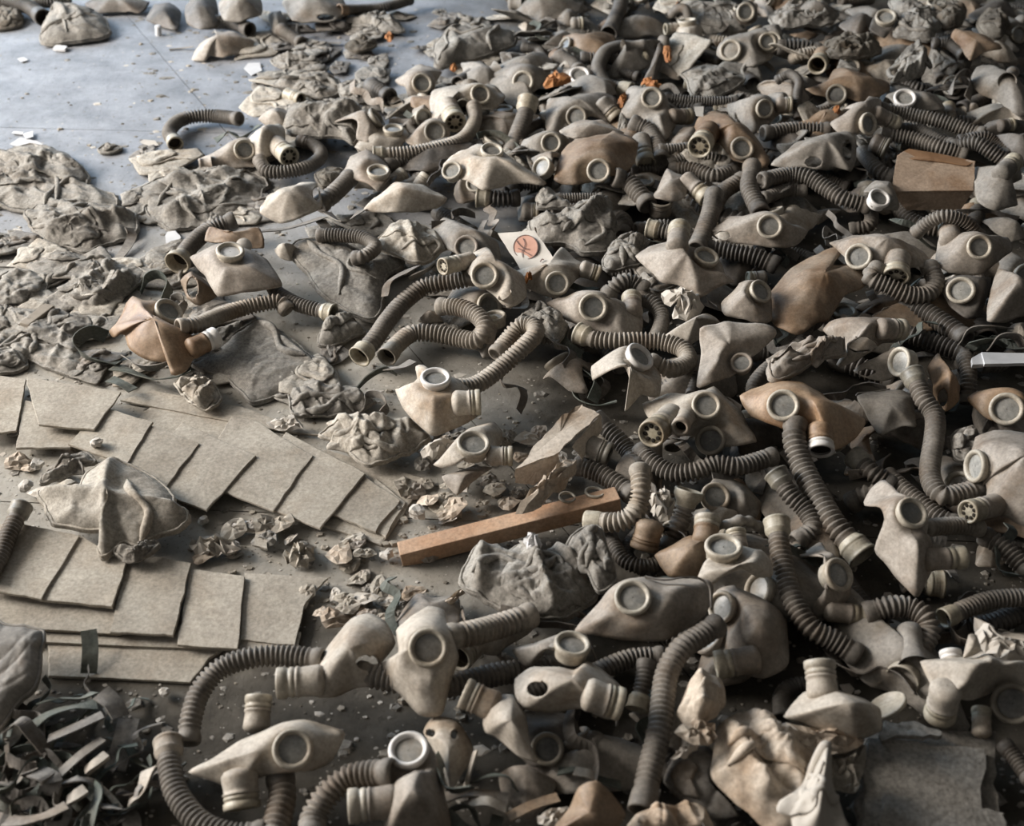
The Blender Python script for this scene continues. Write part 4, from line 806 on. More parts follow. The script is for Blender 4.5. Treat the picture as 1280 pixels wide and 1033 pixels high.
mask('grey mask with raised snout beside the opened carton', [(1025, 830), (1110, 850), (1180, 800), (1250, 820), (1262, 890), (1200, 920), (1210, 960), (1245, 1015), (1130, 1045), (1035, 1000)], 14, 5, (), [(1160, 860, 1225, 800, 44, 'cap', .5)], 'grey')
hose('ribbed hose curving down to the flat mask by the carton', [(-20, 895, 12), (100, 868, 12), (200, 882, 12), (280, 930, 11), (370, 985, 10), (490, 1020, 9)], 42, 'hose')
hose('short ribbed hose below the curving one', [(-20, 985, 9), (90, 945, 9), (175, 945, 9)], 34, 'hose')
mask('small mask with white tilted ring beside the carton', [(470, 960), (530, 900), (610, 908), (655, 1000), (640, 1045), (500, 1045)], 12, 3.5, [(553, 985, 56, .42, .55, 'rimwhite', 'lens')], (), 'grey')
mask('dark grey mask at the picture edge behind the carton', [(1100, 680), (1190, 690), (1300, 680), (1300, 800), (1200, 775)], 13, 4, m='dim')
hose('dark hose end disappearing into the dark beside the opened carton', [(470, 760, 9), (540, 840, 9), (610, 880, 8)], 38, 'hosedark')
mask('ringed mask neck above the humped hoses', [(1040, 660), (1100, 605), (1180, 595), (1300, 610), (1300, 660), (1120, 670)], 13, 3, (), [(1160, 625, 1215, 618, 30, 'cap')], 'dim')
mask('far pale mask curled at the picture top', [(120, 60), (180, 10), (300, 30), (350, 80), (260, 110), (160, 110)], 12, 4, m='grey')
mask('folded dark mask beside the far cloth pile', [(350, 130), (440, 70), (520, 90), (500, 170), (430, 190)], 12, 4, m='dim')
mask('grey lens mask at the far middle edge of the heap', [(-60, 230), (-20, 130), (60, 130), (80, 200), (50, 260)], 11, 4, [(15, 210, 52, -.1, .2)], (), 'grey')
hose('dark ribbed hose behind the grey lens mask', [(60, 235, 11), (150, 235, 11), (240, 255, 10)], 42, 'hosedark')
mask('capped tube lying under the thin upright hose', [(-20, 480), (40, 470), (110, 490), (110, 560), (20, 570)], 11, 4, (), [(60, 520, 115, 520, 36, 'cap')], 'grey')

# ================================================================== tile row 1
tile(1, 0)
hose('ribbed hose with wide dark mouth beside the white lens mask', [(1150, 65, 6), (1040, 110, 5), (960, 175, 5), (905, 245, 4.5)], 44, 'hose', ('cuff', 'wide'))
mask('flat grey mask with a shining white lens', [(945, 250), (1020, 200), (1100, 180), (1250, 205), (1330, 265), (1405, 385), (1300, 415), (1150, 432), (1075, 432), (1015, 340)], 8, 4.5, [(1143, 217, 70, 0, .8, 'rim', 'lenspale')], (), 'beige')
sheet('torn orange brown rubber edge behind the white lens mask', [(1018, 165), (1040, 90, 2), (1110, 115, 2), (1180, 112, 2), (1290, 100, 2), (1310, 200), (1130, 185)], 7, 1, 'brown')
mask('brown mask cup gaping under the white lens mask', [(895, 360), (950, 310), (1050, 385), (1085, 432), (990, 485), (930, 450)], 3, 4, m='brown', holes=[(955, 395, 32, 55)])
mask('orange brown mask lying on green straps beside the fibreboard', [(535, 605), (590, 570), (615, 510), (655, 430, 2), (720, 458, 1), (780, 490), (880, 545), (915, 600), (950, 635), (1005, 655), (1020, 700), (960, 745), (925, 805), (850, 832), (860, 770), (780, 765), (700, 742), (640, 700), (620, 630), (565, 645)], 6, 5, [(838, 512, 72, .4, .6)], [(960, 695, 1075, 640, 50, 'open', 0, 'rimwhite')], 'orange', hoses=[([(900, 590, 9), (990, 575, 8), (1100, 530, 6), (1200, 500, 5), (1290, 480, 5), (1380, 468, 5), (1420, 500, 4)], 42, 'hosepale')], cen=(800, 620))
strap('green strap loop standing beside the orange brown mask', [(530, 640, 4), (450, 615, 6), (385, 660, 5), (400, 720, 3), (470, 760, 2), (590, 770, 2)], 70, 'strapgreen', [80, 85, 80, 70, 50, 20])
strap('broad green strap curving under the orange brown mask', [(560, 790, 2), (640, 810, 2), (760, 850, 2.5), (880, 835, 3), (950, 800, 4)], 75, 'strapgreen', [10, 30, 40, 30, 20])
strap('short green strap end over the fibreboard corner', [(545, 850, 3), (600, 870, 3.5), (660, 905, 3)], 60, 'strapgreen', [0, 20, 10])
strap('grey strap folded inside the orange brown mask', [(620, 740, 3), (700, 790, 3), (780, 790, 4), (880, 745, 5)], 60, 'strap', [50, 60, 60, 40])
strap('dark strap coil in front of the wide hose mouth', [(700, 420, 1), (730, 350, 3), (790, 330, 4), (840, 380, 3), (820, 460, 1)], 55, 'strapgreen', [70, 80, 80, 70, 60])
strap('small strap ring under the wide hose mouth', [(860, 500, 1), (865, 450, 3), (900, 440, 4), (915, 470, 3), (890, 520, 1)], 45, 'strap', [70, 80, 80, 80, 70])
strap('hanging strap end beside the twisted border rag', [(640, 100, 3), (655, 140, 2), (620, 210, 1), (570, 265, .6)], 46, 'strap', [30, 10, 0, 0])
strap('frayed cord lying on the wrinkled dusty bag', [(400, 435, 3), (480, 420, 4), (530, 370, 4.5), (560, 310, 4)], 20, 'canvaspale', name='cord', cat='cord')
tile(1, 1)
strap('wide buckled strap lying across the canvas bag top', [(30, 115, 8), (140, 105, 8), (250, 75, 9), (340, 45, 9)], 70, 'strap', 20)
strap('second buckled strap folded behind the wide one', [(350, 20, 8), (400, 60, 9), (450, 70, 9), (530, 10, 8)], 55, 'strap', [20, 40, 40, 20])
strap('upright strap end beside the buckled straps', [(320, 60, 9), (345, 100, 8.5), (360, 140, 8)], 60, 'strap', [10, 20, 20])
hose('pale ribbed hose curling onto the big slanted bag', [(320, 135, 8), (440, 138, 8.5), (540, 150, 9), (592, 195, 9), (540, 240, 8.5), (500, 248, 8)], 36, 'hose')
mask('pale tube stub beside the big slanted bag', [(90, 210), (150, 185), (200, 190), (180, 260), (120, 250)], 5, 3, m='pale')
hose('hose ending in a ribbed metal collar beside the grey bag', [(70, 370, 4), (110, 425, 4), (210, 478, 4), (290, 502, 4), (345, 515, 4)], 38, 'hose', ('cuff', 'metal'))
mask('broad smooth mask with a sunken eyepiece behind the hose', [(880, 95), (930, 50), (1020, 75), (1100, 112), (1200, 172), (1218, 275), (1150, 280), (980, 225), (900, 165)], 7, 4, [(1045, 195, 62, -.2, .3, 'beige', 'lens')], (), 'grey')
mask('mask with ringed eyepiece and vented snout above the long hose', [(1040, 280), (1070, 235), (1150, 195), (1190, 265), (1270, 300), (1330, 340), (1345, 440), (1290, 490), (1230, 485), (1170, 430), (1100, 390), (1060, 340)], 11, 5, [(1135, 335, 70, -.1, .3)], [(1060, 262, 925, 292, 40, 'holes', 1.5), (1240, 440, 1268, 480, 26, 'stub', -2)], 'pale', hoses=[([(1080, 340, 10), (1000, 358, 9), (900, 375, 8), (820, 400, 7), (730, 470, 6), (650, 560, 5), (590, 650, 4.5), (545, 705, 4)], 46, 'hose', ('cuff', 'metal'))])
hose('pale hose doubled back on itself with a dark mouth', [(920, 490, 6), (1010, 495, 7), (1090, 530, 7.5), (1135, 590, 7), (1100, 655, 5), (1000, 645, 4), (880, 622, 4), (770, 625, 4), (700, 680, 4), (675, 710, 4)], 46, 'hosepale', ('cuff', 'rubber'), ('collar', 'collardark'))
loose_tube('pale snout fitting beside the doubled hose', 1150, 640, 1175, 560, 36, 5, 5.5, 'cap', 'beige')
mask('flat mask end under the curved hose', [(800, 560), (850, 520), (910, 530), (930, 570), (850, 580)], 2, 3, m='beige')
mask('pale star shaped mask with a flat white rimmed eyepiece', [(690, 895), (760, 900), (800, 850), (790, 790), (830, 770), (960, 860), (1070, 880), (1100, 930), (1110, 1030), (1020, 1080), (880, 1140), (780, 1060), (730, 1000)], 7, 5, [(892, 846, 76, 0, .78, 'rimwhite', 'lens', .6)], [(1010, 970, 1115, 965, 60, 'cap', 0)], 'pale', hoses=[([(975, 890, 8), (1060, 890, 7), (1130, 860, 7), (1220, 790, 8), (1320, 700, 10), (1385, 630, 11), (1375, 585, 11), (1310, 590, 10), (1250, 660, 8), (1200, 720, 7)], 46, 'hosepale')])
strap('dark strap tangle hooked beside the star shaped mask', [(500, 900, 2), (560, 840, 4), (640, 800, 5), (700, 830, 4)], 45, 'strapgreen', [60, 70, 70, 50])
strap('pale strap end hanging from the tangle', [(640, 800, 5), (720, 790, 6), (780, 760, 6)], 55, 'strap', [20, 20, 10])
strap('coiled strap loop under the star shaped mask', [(540, 990, 2), (560, 930, 4), (620, 930, 5), (650, 980, 4), (630, 1020, 3)], 50, 'strap', [80, 80, 80, 80, 70])
strap('grey rubber strap over the curved pale hose', [(640, 440, 7), (660, 370, 9), (740, 320, 9), (800, 290, 9)], 60, 'strap', [40, 30, 20, 30])
strap('second strap bent above the curved hose', [(760, 350, 8), (830, 320, 9), (880, 290, 9), (890, 320, 8)], 50, 'strap', [50, 60, 60, 60])
tile(1, 2)
mask('pale mask with grey lens below the printed sheet', [(-40, 330), (60, 350), (150, 300), (215, 250), (250, 188), (320, 255), (400, 285), (425, 335), (330, 345), (290, 400), (230, 445), (150, 432), (60, 400), (-20, 450), (-60, 400)], 9, 4, [(225, 375, 62, .1, .1)], [(360, 305, 435, 330, 40, 'cap', -1)], 'pale')
mask('mask with large grey lens and upturned snout', [(172, 475), (330, 425), (450, 430), (510, 480), (580, 470), (645, 510), (645, 620), (560, 650), (420, 615), (280, 565)], 8, 5, [(403, 494, 72, .05, .1)], [(600, 515, 592, 440, 46, 'cap', .5)], 'beige')
hose('brown ribbed hose hump behind the large grey lens', [(480, 425, 9), (530, 375, 11), (590, 365, 11), (650, 400, 10)], 44, 'hose')
hose('ribbed hose dropping beside the upturned snout', [(640, 450, 9), (715, 485, 9), (745, 555, 8), (715, 650, 7)], 40, 'hose')
mask('mask with tilted white ring and torn shadowed skirt', [(390, 792), (480, 750), (560, 708), (640, 715), (720, 790), (742, 840), (735, 930), (690, 940), (640, 930), (560, 1010), (575, 900), (500, 830), (440, 825), (402, 860)], 11, 5, [(635, 738, 78, .6, .58, 'rimwhite', 'lens')], (), 'pale', hoses=[([(700, 770, 11), (790, 800, 10), (872, 765, 9), (850, 705, 9), (760, 670, 9), (650, 660, 9), (520, 660, 9), (420, 655, 8.5), (375, 640, 8.5)], 46, 'hosepale', ('cuff', 'metal'))])
mask('smooth broad mask with an upturned eyepiece and capped snout', [(612, 238), (680, 188), (780, 163), (900, 190), (1010, 255), (1060, 325), (1108, 366), (1010, 402), (930, 443), (820, 385), (740, 372), (700, 325)], 12, 5, [(965, 242, 66, .35, .72)], [(820, 190, 832, 98, 52, 'cap', .5)], 'beige')
mask('broad flap of a mask with a buried lens', [(932, 600, 3), (1010, 578, 3), (1080, 558, 4), (1290, 590, 3), (1310, 640, 2), (1200, 740), (1080, 835), (920, 890), (938, 730)], 12, 1.8, [(1140, 770, 56, 0, .45, 'beige', 'lens', .05)], (), 'beige')
mask('small pale mask neck beside the broad flap', [(742, 640), (830, 590), (960, 530), (1035, 570), (935, 595), (942, 645), (870, 692), (800, 670)], 9, 4, m='pale')
mask('domed mask with side turned eyepiece behind the broad flap', [(1038, 475), (1080, 410), (1120, 378), (1200, 400), (1280, 450), (1290, 560), (1220, 575), (1060, 535)], 10, 5, [(1235, 415, 62, .6, .4)], (), 'beige')
hose('dark ribbed hose pressed beside the smooth broad mask', [(970, 200, 9), (1090, 218, 9), (1200, 240, 9), (1300, 280, 8)], 45, 'hosedark')
hose('straight ribbed hose standing above the smooth broad mask', [(1000, -60, 13), (985, 30, 12), (955, 110, 11), (920, 195, 10)], 48, 'hose')
hose('stub of hose with pale ribbed collar by the canvas bag', [(790, 125, 9), (760, 120, 9), (720, 112, 9)], 40, 'hose', ('cuff', 'metal'))
mask('flat beige mask with an open side and grey lens', [(985, 135), (1060, 50), (1150, 40), (1250, 20), (1400, 90), (1470, 120), (1400, 190), (1290, 200), (1090, 165)], 11, 4, [(1280, 92, 64, .1, .2)], (), 'beige', holes=[(1045, 138, 42, 24)])
loose_tube('pale green ringed fitting beside the domed mask', 1240, 350, 1170, 355, 36, 8, 8, 'cap', 'grey')
hose('dark ribbed hose sinking beside the broad flap', [(895, 780, 7), (915, 850, 6), (900, 920, 5)], 36, 'hosedark')
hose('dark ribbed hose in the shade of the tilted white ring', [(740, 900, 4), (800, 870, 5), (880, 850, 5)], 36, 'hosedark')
crumple('pale crumpled paper wedged beside the upturned snout', [(735, 420), (790, 400), (850, 400), (920, 440), (955, 500), (860, 562), (790, 545), (840, 470), (760, 475)], 11, 1.0, 'paper', bulge=2)
strap('green strap scraps below the collared hose', [(260, 780, 2), (330, 800, 4), (420, 870, 4), (400, 960, 3)], 60, 'strapgreen', [30, 60, 60, 30])
strap('dark green strap beside the torn shadowed skirt', [(300, 870, 2), (330, 950, 3), (420, 980, 3), (520, 960, 4)], 60, 'strapgreen', [60, 50, 40, 30])
strap('grey strap twisted under the collared hose', [(320, 720, 3), (340, 790, 4), (380, 840, 4)], 60, 'strap', [20, 60, 30])
tile()
mask('mask with vented valve and small tube side by side', [(803, 505), (836, 491), (867, 494), (892, 485), (914, 502), (930, 520), (946, 553), (905, 558), (870, 545), (840, 542), (812, 525)], 9, 4, [(883, 507, 18.5, .1, .3), (888, 551, 19, -.1, .2, 'rimdark', 'lensdark')], [(838, 522, 814, 543, 16, 'holes', 2.5), (858, 520, 850, 535, 10.5, 'stub', 2)], 'pale')
tile(1, 3)
mask('beige mask with vented snout and its own hose curling under it', [(305, 172), (390, 150), (470, 133), (620, 170), (730, 190), (812, 262), (790, 300), (700, 300), (560, 300), (500, 285), (420, 285), (385, 235)], 13, 5, [(450, 242, 67, -.15, .25)], [(640, 262, 635, 345, 62, 'holes', -1.5)], 'beige', hoses=[([(540, 305, 13), (510, 350, 12), (600, 392, 11), (700, 432, 10), (790, 430, 10), (832, 370, 11), (805, 300, 12)], 46)])
mask('mask lying aside under the arched hose', [(828, 285), (835, 210), (850, 150), (960, 128), (1000, 140), (1190, 148), (1215, 212), (1150, 262), (1050, 335), (900, 325)], 13, 5, [(1050, 195, 63, .35, .15)], [(905, 155, 900, 85, 50, 'cap', 0)], 'beige')
hose('ribbed hose arching over the mask lying aside', [(740, 120, 14), (800, 70, 17), (880, 42, 19), (975, 68, 18), (1040, 135, 15)], 36, 'hose')
mask('dark brown mask with a pale round eyepiece', [(850, 375), (960, 348), (1105, 350), (1060, 530), (985, 545), (900, 485)], 9, 4, [(957, 410, 70, -.05, .3)], (), 'dim')
mask('brown mask bell beside the strap loops', [(1105, 400), (1140, 310), (1200, 320), (1300, 420), (1300, 520), (1180, 565), (1085, 565)], 12, 6, m='beige')
sheet('big brown rubber hood draped below the mask with the curling hose', [(45, 375), (130, 290), (300, 200), (385, 200), (320, 290), (470, 268), (505, 330), (475, 400), (385, 430, 2), (300, 560), (250, 572), (150, 632), (40, 582), (-20, 470)], 10, 4, 'brown', name='gas_mask', cat='gas mask', wr=.008)
mask('mask with a dark eye opening and capped snout', [(275, 600), (330, 550), (440, 545), (540, 548), (640, 548), (672, 620), (650, 665), (570, 670), (500, 725), (385, 785), (335, 785), (385, 690)], 11, 5, (), [(570, 600, 672, 605, 50, 'cap', -1)], 'beige', holes=[(470, 682, 78, 40)])
mask('small mask with an edge on eyepiece and dark opening', [(425, 805), (520, 750), (620, 695), (690, 735), (680, 815), (560, 855), (500, 845)], 9, 5, [(655, 765, 76, -.7, .1)], (), 'beige', holes=[(492, 815, 48, 22)])
hose('upper dark hose slanting toward the strap loops', [(690, 475, 7), (820, 540, 7), (970, 645, 7)], 52, 'hosedark')
hose('lower dark hose slanting toward the strap loops', [(670, 620, 6), (820, 670, 6), (985, 730, 6)], 48, 'hosedark')
mask('tan leathery mask piece with a dark slot', [(795, 785), (840, 728), (885, 810), (955, 890), (945, 965), (880, 1015), (820, 935), (808, 855)], 8, 4, m='orange', holes=[(865, 940, 28, 45)])
mask('brown mask with large eyepiece at the picture edge below the white strip', [(990, 940), (1060, 900), (1210, 905), (1300, 960), (1300, 1060), (1100, 1060), (1020, 985)], 8, 4, [(1185, 1000, 84, 0, .2)], (), 'orange')
strap('pale band edge below the edge on eyepiece', [(440, 925, 8), (520, 918, 8), (600, 905, 8)], 34, 'strap', 60)
strap('grey strap loop above the white strip', [(950, 680, 8), (1000, 610, 11), (1100, 590, 12), (1200, 600, 11)], 65, 'strap', [70, 60, 40, 30])
strap('green strap bent above the white strip', [(1000, 700, 8), (1040, 670, 10), (1120, 660, 10), (1180, 690, 9)], 50, 'strapgreen', [60, 70, 60, 50])
strap('grey strap bow beside the white strip', [(1090, 710, 9), (1150, 640, 12), (1230, 640, 12), (1270, 690, 10)], 60, 'strap', [60, 60, 60, 60])
wst = root('plastic_strip', 'pale grey plastic strip with stepped end at the picture edge', 'plastic', tuple(P(*px(1150, 760), 0)))
slab('cover', [(1060, 716), (1320, 722), (1320, 770), (1075, 775)], 11, .7, 'whiteplastic', parent=wst, wav=.0002)
slab('end', [(1012, 745), (1060, 718), (1072, 775), (1015, 778)], 10.6, .9, 'whiteplastic', parent=wst, wav=.0002)
sheet('grey ragged mask skirt below the small edge on mask', [(440, 935), (600, 900), (720, 932), (735, 1090), (660, 1090), (560, 1130), (500, 1060)], 8, 2, 'grey', name='gas_mask', cat='gas mask')
tile()
mask('tan mask with pale rimmed lens, valve and long drooping hose', [(924, 496), (945, 484), (970, 474), (1002, 478), (1040, 500), (1083, 524), (1070, 548), (1040, 565), (1020, 545), (990, 540), (960, 530), (938, 518)], 11, 5, [(979, 507, 20.5, -.05, .2)], [(1025, 540, 1026, 565, 15.5, 'open', -1.5, 'rimwhite')], 'orange', hoses=[([(994, 532, 12), (993, 550, 11), (1003, 583, 9), (1021, 618, 8), (1043, 656, 7), (1065, 681, 6)], 15.5, 'hose', ('cuff', 'metal'))])
hose('vertical ribbed hose with a metal collar at its top', [(1145, 478, 12), (1155, 500, 11), (1168, 520, 10), (1168, 553, 9), (1163, 595, 8), (1176, 619, 8), (1198, 618, 8), (1224, 612, 8)], 13, 'hose', ('metal', 'cuff'), ('collardark', 'collar'))

# ================================================================== tile row 2
tile(2, 0)
hose('ribbed hose with greenish collar cut by the picture edge', [(-60, 800, 5), (0, 700, 5), (45, 590, 5.5), (90, 490, 6)], 46, 'hose', ('cuff', 'metal'), ('hose', 'collardark'))
tile(2, 1)
mask('small mask with upturned grey eyepiece beside the crushed carton', [(880, 245), (960, 190), (1000, 120), (1060, 60), (1180, 25), (1225, 80), (1200, 180), (1165, 255), (1060, 265), (980, 285)], 6, 4.5, [(1080, 140, 84, .05, .64)], [(1180, 200, 1275, 200, 46, 'cap', 0)], 'pale')
crumple('folded pale paper flap beside the small upturned eyepiece', [(820, 175), (920, 115), (1000, 140), (960, 182), (850, 215)], 6, .6, 'paper', bulge=1.5, NR=4, NS=16)
sheet('torn pointed rubber flap under the small upturned eyepiece', [(925, 305), (1060, 258), (1175, 262), (1070, 330), (1000, 392), (950, 350)], 5, 1.5, 'beige')
crumple('pale torn paper lying at the top of the upper fan', [(50, 40), (110, 10), (190, 0), (245, 60), (180, 70), (110, 75)], 2.2, .4, 'paper', bulge=.6, NR=4, NS=16)
crumple('thin paper strip poking out below the wooden bar', [(912, 955), (930, 930), (1040, 845), (1050, 862), (940, 960)], 3, .4, 'carton', bulge=.6, NR=4, NS=16)
tile(2, 2)
hose('ribbed hose waving level under the vented valve', [(640, 175, 7), (690, 225, 7), (790, 280, 7), (900, 275, 8), (1020, 240, 9), (1130, 250, 9), (1290, 205, 9)], 48, 'hose')
hose('dark hose descending behind the crushed carton', [(450, 45, 8), (520, 110, 7), (580, 180, 6), (620, 250, 6)], 46, 'hosedark', ('rubber', 'cuff'), ('hosedark', 'hose'))
loose_tube('open grey collar ring beside the crushed carton', 395, 160, 485, 195, 58, 8, 7.5, 'open', 'grey', 'collardark')
hose('ribbed hose lying behind the wooden bar end', [(330, 250, 6), (430, 285, 6), (520, 340, 6), (590, 390, 6)], 50, 'hose')
hose('ribbed hose hooked upright beside the wooden bar end', [(635, 275, 13), (640, 360, 12), (628, 440, 10), (590, 500, 9), (520, 530, 8), (430, 530, 7)], 52, 'hosepale', ('cuff', 'rubber'))
loose_tube('dark brown open fitting below the hooked hose', 680, 560, 655, 660, 66, 8, 5, 'open', 'brown', 'brown')
hose('dark ribbed hose sagging below the hooked hose', [(490, 610, 4), (550, 710, 4), (640, 748, 4), (760, 730, 4)], 40, 'hosedark')
hose('hose standing under a broad pale collar', [(865, 430, 9), (845, 500, 7), (820, 560, 6), (785, 640, 4)], 52, 'hose', ('wide', 'cuff'))
mask('grey mask with dull round lens beside the broad collar', [(935, 430), (990, 330), (1080, 320), (1160, 350), (1235, 430), (1210, 510), (1060, 515)], 6, 4, [(1010, 402, 74, .2, .25)], (), 'grey')
mask('pale mask with a flat lying eyepiece on a tall collar', [(918, 812), (975, 740), (1000, 680), (1140, 670), (1240, 660), (1290, 720), (1290, 800), (1140, 800), (1000, 845)], 11, 4, [(1050, 652, 94, .05, .76, 'rim', 'lens', .5)], (), 'pale')
mask('brown sheet mask with a domed cap behind the flat eyepiece', [(708, 692), (790, 645), (880, 600), (1015, 590), (990, 690), (945, 790), (880, 805), (780, 795)], 7, 3.5, (), [(960, 610, 972, 505, 60, 'cap', 1.5, 'rim')], 'brown')
loose_tube('small ringed fitting above the flat eyepiece', 1120, 640, 1110, 570, 46, 10, 11, 'cap', 'beige')
hose('smooth grey hose bend behind the flat eyepiece', [(1070, 545, 10), (1120, 522, 11), (1190, 530, 10), (1260, 580, 8)], 30, 'grey', pitch=.03)
mask('broad beige mask with a large eyepiece and folded dark rim', [(310, 1070), (420, 940), (510, 860), (640, 800), (800, 805), (980, 815), (1005, 870), (960, 990), (780, 1110), (600, 1120), (440, 1100)], 11, 5, [(600, 903, 93, -.05, .33)], (), 'beige', hoses=())
strap('dark rolled rim strap along the broad mask with folded rim', [(660, 800, 15), (760, 815, 15), (900, 800, 15), (980, 850, 14), (990, 960, 13)], 30, 'dim', [30, 40, 50, 60, 70])
mask('mask with an edge on eyepiece behind the broad folded rim mask', [(1000, 900), (1060, 860), (1160, 850), (1290, 900), (1370, 1020), (1370, 1240), (1250, 1310), (1100, 1250), (1040, 1080)], 6, 5, [(1040, 950, 82, -.65, .1)], [(1190, 1210, 1010, 1240, 66, 'cap', -1)], 'beige')
tile(2, 3)
hose('grey ribbed hose hanging from a ringed collar', [(70, 330, 9), (120, 400, 8), (190, 470, 7), (225, 560, 6), (150, 620, 5)], 50, 'hose', ('metal', 'cuff'), ('collardark', 'collar'))
hose('long ribbed hose with a beige collar running to the bottom masks', [(50, 580, 11), (60, 680, 10), (85, 800, 9), (130, 930, 8), (210, 1050, 7), (320, 1110, 6), (430, 1180, 5)], 56, 'hose', ('metal', 'cuff'))
mask('smooth tall mask standing upright with a tilted eyepiece', [(478, 425), (515, 355), (575, 312, 2), (650, 395, 1), (760, 455), (795, 560), (795, 650), (850, 690), (815, 765), (745, 905), (680, 855), (600, 755), (520, 655), (478, 540)], 10, 6.5, [(715, 482, 82, .5, .35)], [(800, 715, 975, 702, 54, 'cap', 0)], 'beige', hoses=[([(780, 560, 11), (860, 550, 10), (960, 545, 9), (1040, 555, 8)], 46, 'hosepale')])
hose('dark hose with a metal collar behind the smooth upright mask', [(465, 235, 7), (520, 285, 7), (600, 340, 6)], 48, 'hosedark', ('metal', 'cuff'), ('collardark', 'collar'))
hose('ribbed hose passing behind the smooth upright mask', [(600, 300, 6), (680, 370, 6), (770, 440, 6), (850, 500, 6), (920, 530, 6)], 44, 'hose')
mask('tall mask in profile at the picture edge with vented snout', [(1030, 105), (1130, 70), (1320, 90), (1340, 300), (1320, 560), (1200, 510), (1090, 430), (1090, 330), (1040, 340), (1010, 250)], 11, 7, [(1030, 250, 84, -.82, .05)], [(1120, 445, 990, 478, 54, 'holes', 1.5)], 'beige')
hose('ribbed hose leaving the frame below the tall profile mask', [(1080, 600, 6), (1160, 650, 6), (1290, 770, 5)], 50, 'hose')
mask('tilted mask with a side eyepiece between the two long hoses', [(138, 712), (190, 670), (262, 628), (305, 700), (395, 800), (410, 890), (345, 970), (230, 1005), (180, 900)], 6, 5.5, [(350, 790, 86, .65, .25)], [(310, 970, 505, 1000, 50, 'cap', -1)], 'beige')
hose('ribbed hose bending down to a white capped mouth', [(500, 975, 7), (600, 950, 8), (700, 955, 8), (780, 1000, 8), (800, 1070, 7), (760, 1150, 6), (715, 1220, 5), (690, 1265, 5)], 58, 'hose', ('cuff', 'wide'), ('collar', 'rim'))
hose('pale collared hose running out at the picture edge', [(920, 985, 7), (1000, 950, 7), (1120, 912, 7), (1300, 900, 7)], 48, 'hose', ('rubber', 'cuff'))

# ================================================================== tile row 3
tile(3, 0)
hose('long grey hose arching over the bare dusty floor', [(935, 600, 4), (945, 500, 5), (990, 370, 6), (1090, 255, 7), (1230, 200, 8), (1400, 185, 8), (1580, 205, 8)], 56, 'hose', ('cuff', 'cuff'))
hose('grey hose sweeping out below the arching one', [(840, 670, 5), (850, 760, 5), (890, 890, 5), (1000, 1020, 5), (1150, 1080, 5), (1290, 1070, 5)], 62, 'hose', ('metal', 'cuff'), ('hosepale', 'hose'))
loose_tube('white upright cup beside the arching hose', 1275, 530, 1285, 385, 62, 4, 6, 'cap', 'pale', 'rim')
sg = 'straps piled in the lower corner'
strap('green webbing strap hanging from the fibreboard edge', [(440, 60, 4), (448, 140, 3), (445, 220, 2), (440, 275, 1)], 78, 'strapgreen', 10)
strap('flat grey strap end lying at the edge of the pile', [(640, 500, 2.5), (610, 620, 2.2), (570, 760, 1.5)], 105, 'strap', 5)
strap('bent grey strap with a hole above the flat end', [(500, 370, 5), (560, 420, 4.5), (600, 490, 3.5)], 100, 'strap', [0, 20, 30])
strap('pale strap crossing the strap pile', [(240, 600, 5), (380, 540, 6), (510, 480, 6)], 75, 'strap', 20)
strap('brownish strap below the pale crossing one', [(300, 770, 4), (400, 680, 5), (510, 600, 5)], 72, 'strap', 20)
strap('white strap loop at the picture edge of the pile', [(30, 560, 5), (100, 510, 7), (160, 570, 6), (230, 660, 4)], 75, 'strap', [40, 20, 20, 30])
strap('greenish strap behind the pale crossing one', [(160, 540, 5), (240, 480, 6), (360, 440, 6), (480, 430, 5)], 80, 'strapgreen', [10, 30, 30, 10])
strap('rolled strap tube on the strap pile', [(430, 760, 4), (480, 720, 5), (530, 680, 5)], 46, 'pale', 0, th=.008)
strap('folded strap block low in the pile', [(150, 760, 4), (200, 770, 6), (250, 800, 6), (240, 880, 3)], 110, 'strap', [20, 20, 30, 60])
strap('dusty strap curving toward the cord', [(290, 830, 3), (370, 800, 5), (440, 810, 4), (500, 840, 3)], 60, 'strap', [20, 30, 30, 20])
strap('pale little strap stub near the picture bottom', [(340, 910, 4), (380, 880, 5), (425, 850, 5)], 60, 'pale', 0, th=.006)
strap('thin twisted cord at the strap pile', [(480, 830, 3), (540, 880, 3), (600, 950, 2.5)], 26, 'canvaspale', th=.006, name='cord', cat='cord')
strap('blue green strap at the picture bottom', [(430, 1050, 3), (460, 960, 4), (480, 880, 4), (440, 840, 3)], 90, 'strapgreen', [20, 40, 40, 20])
strap('wide dim strap at the picture bottom corner', [(-20, 1000, 3), (100, 1010, 4), (230, 980, 5), (330, 930, 5)], 80, 'strap', [0, 20, 30, 20])
strap('dark strap buried behind the corner of the pile', [(-20, 870, 3), (60, 830, 5), (130, 720, 6), (190, 700, 5), (230, 760, 4)], 70, 'strapgreen', [60, 60, 60, 50, 40])
strap('pale strap end at the picture bottom beside the hose', [(500, 1060, 2), (560, 1000, 2.5), (640, 980, 2.5), (660, 1060, 2)], 90, 'strap', [0, 10, 20, 10])
strap('ribbed pale strap bundle beside the sweeping hose', [(640, 920, 2), (690, 870, 4), (720, 800, 5), (740, 750, 4)], 90, 'pale', [0, 30, 40, 20])
strap('green black strap near the dark gap of the pile', [(200, 420, 5), (290, 400, 6), (400, 400, 5), (470, 370, 4)], 60, 'strapgreen', [40, 50, 40, 20])
tile()
mask('pale winged mask with a large grey lens at the bottom', [(236, 966), (265, 948), (300, 925), (350, 906), (385, 902), (432, 915), (415, 950), (390, 966), (350, 970), (325, 972), (300, 988), (268, 978)], 6, 4, [(366, 937, 25.5, 0, .15)], [(300, 975, 303, 1012, 21, 'cap', -2)], 'pale')
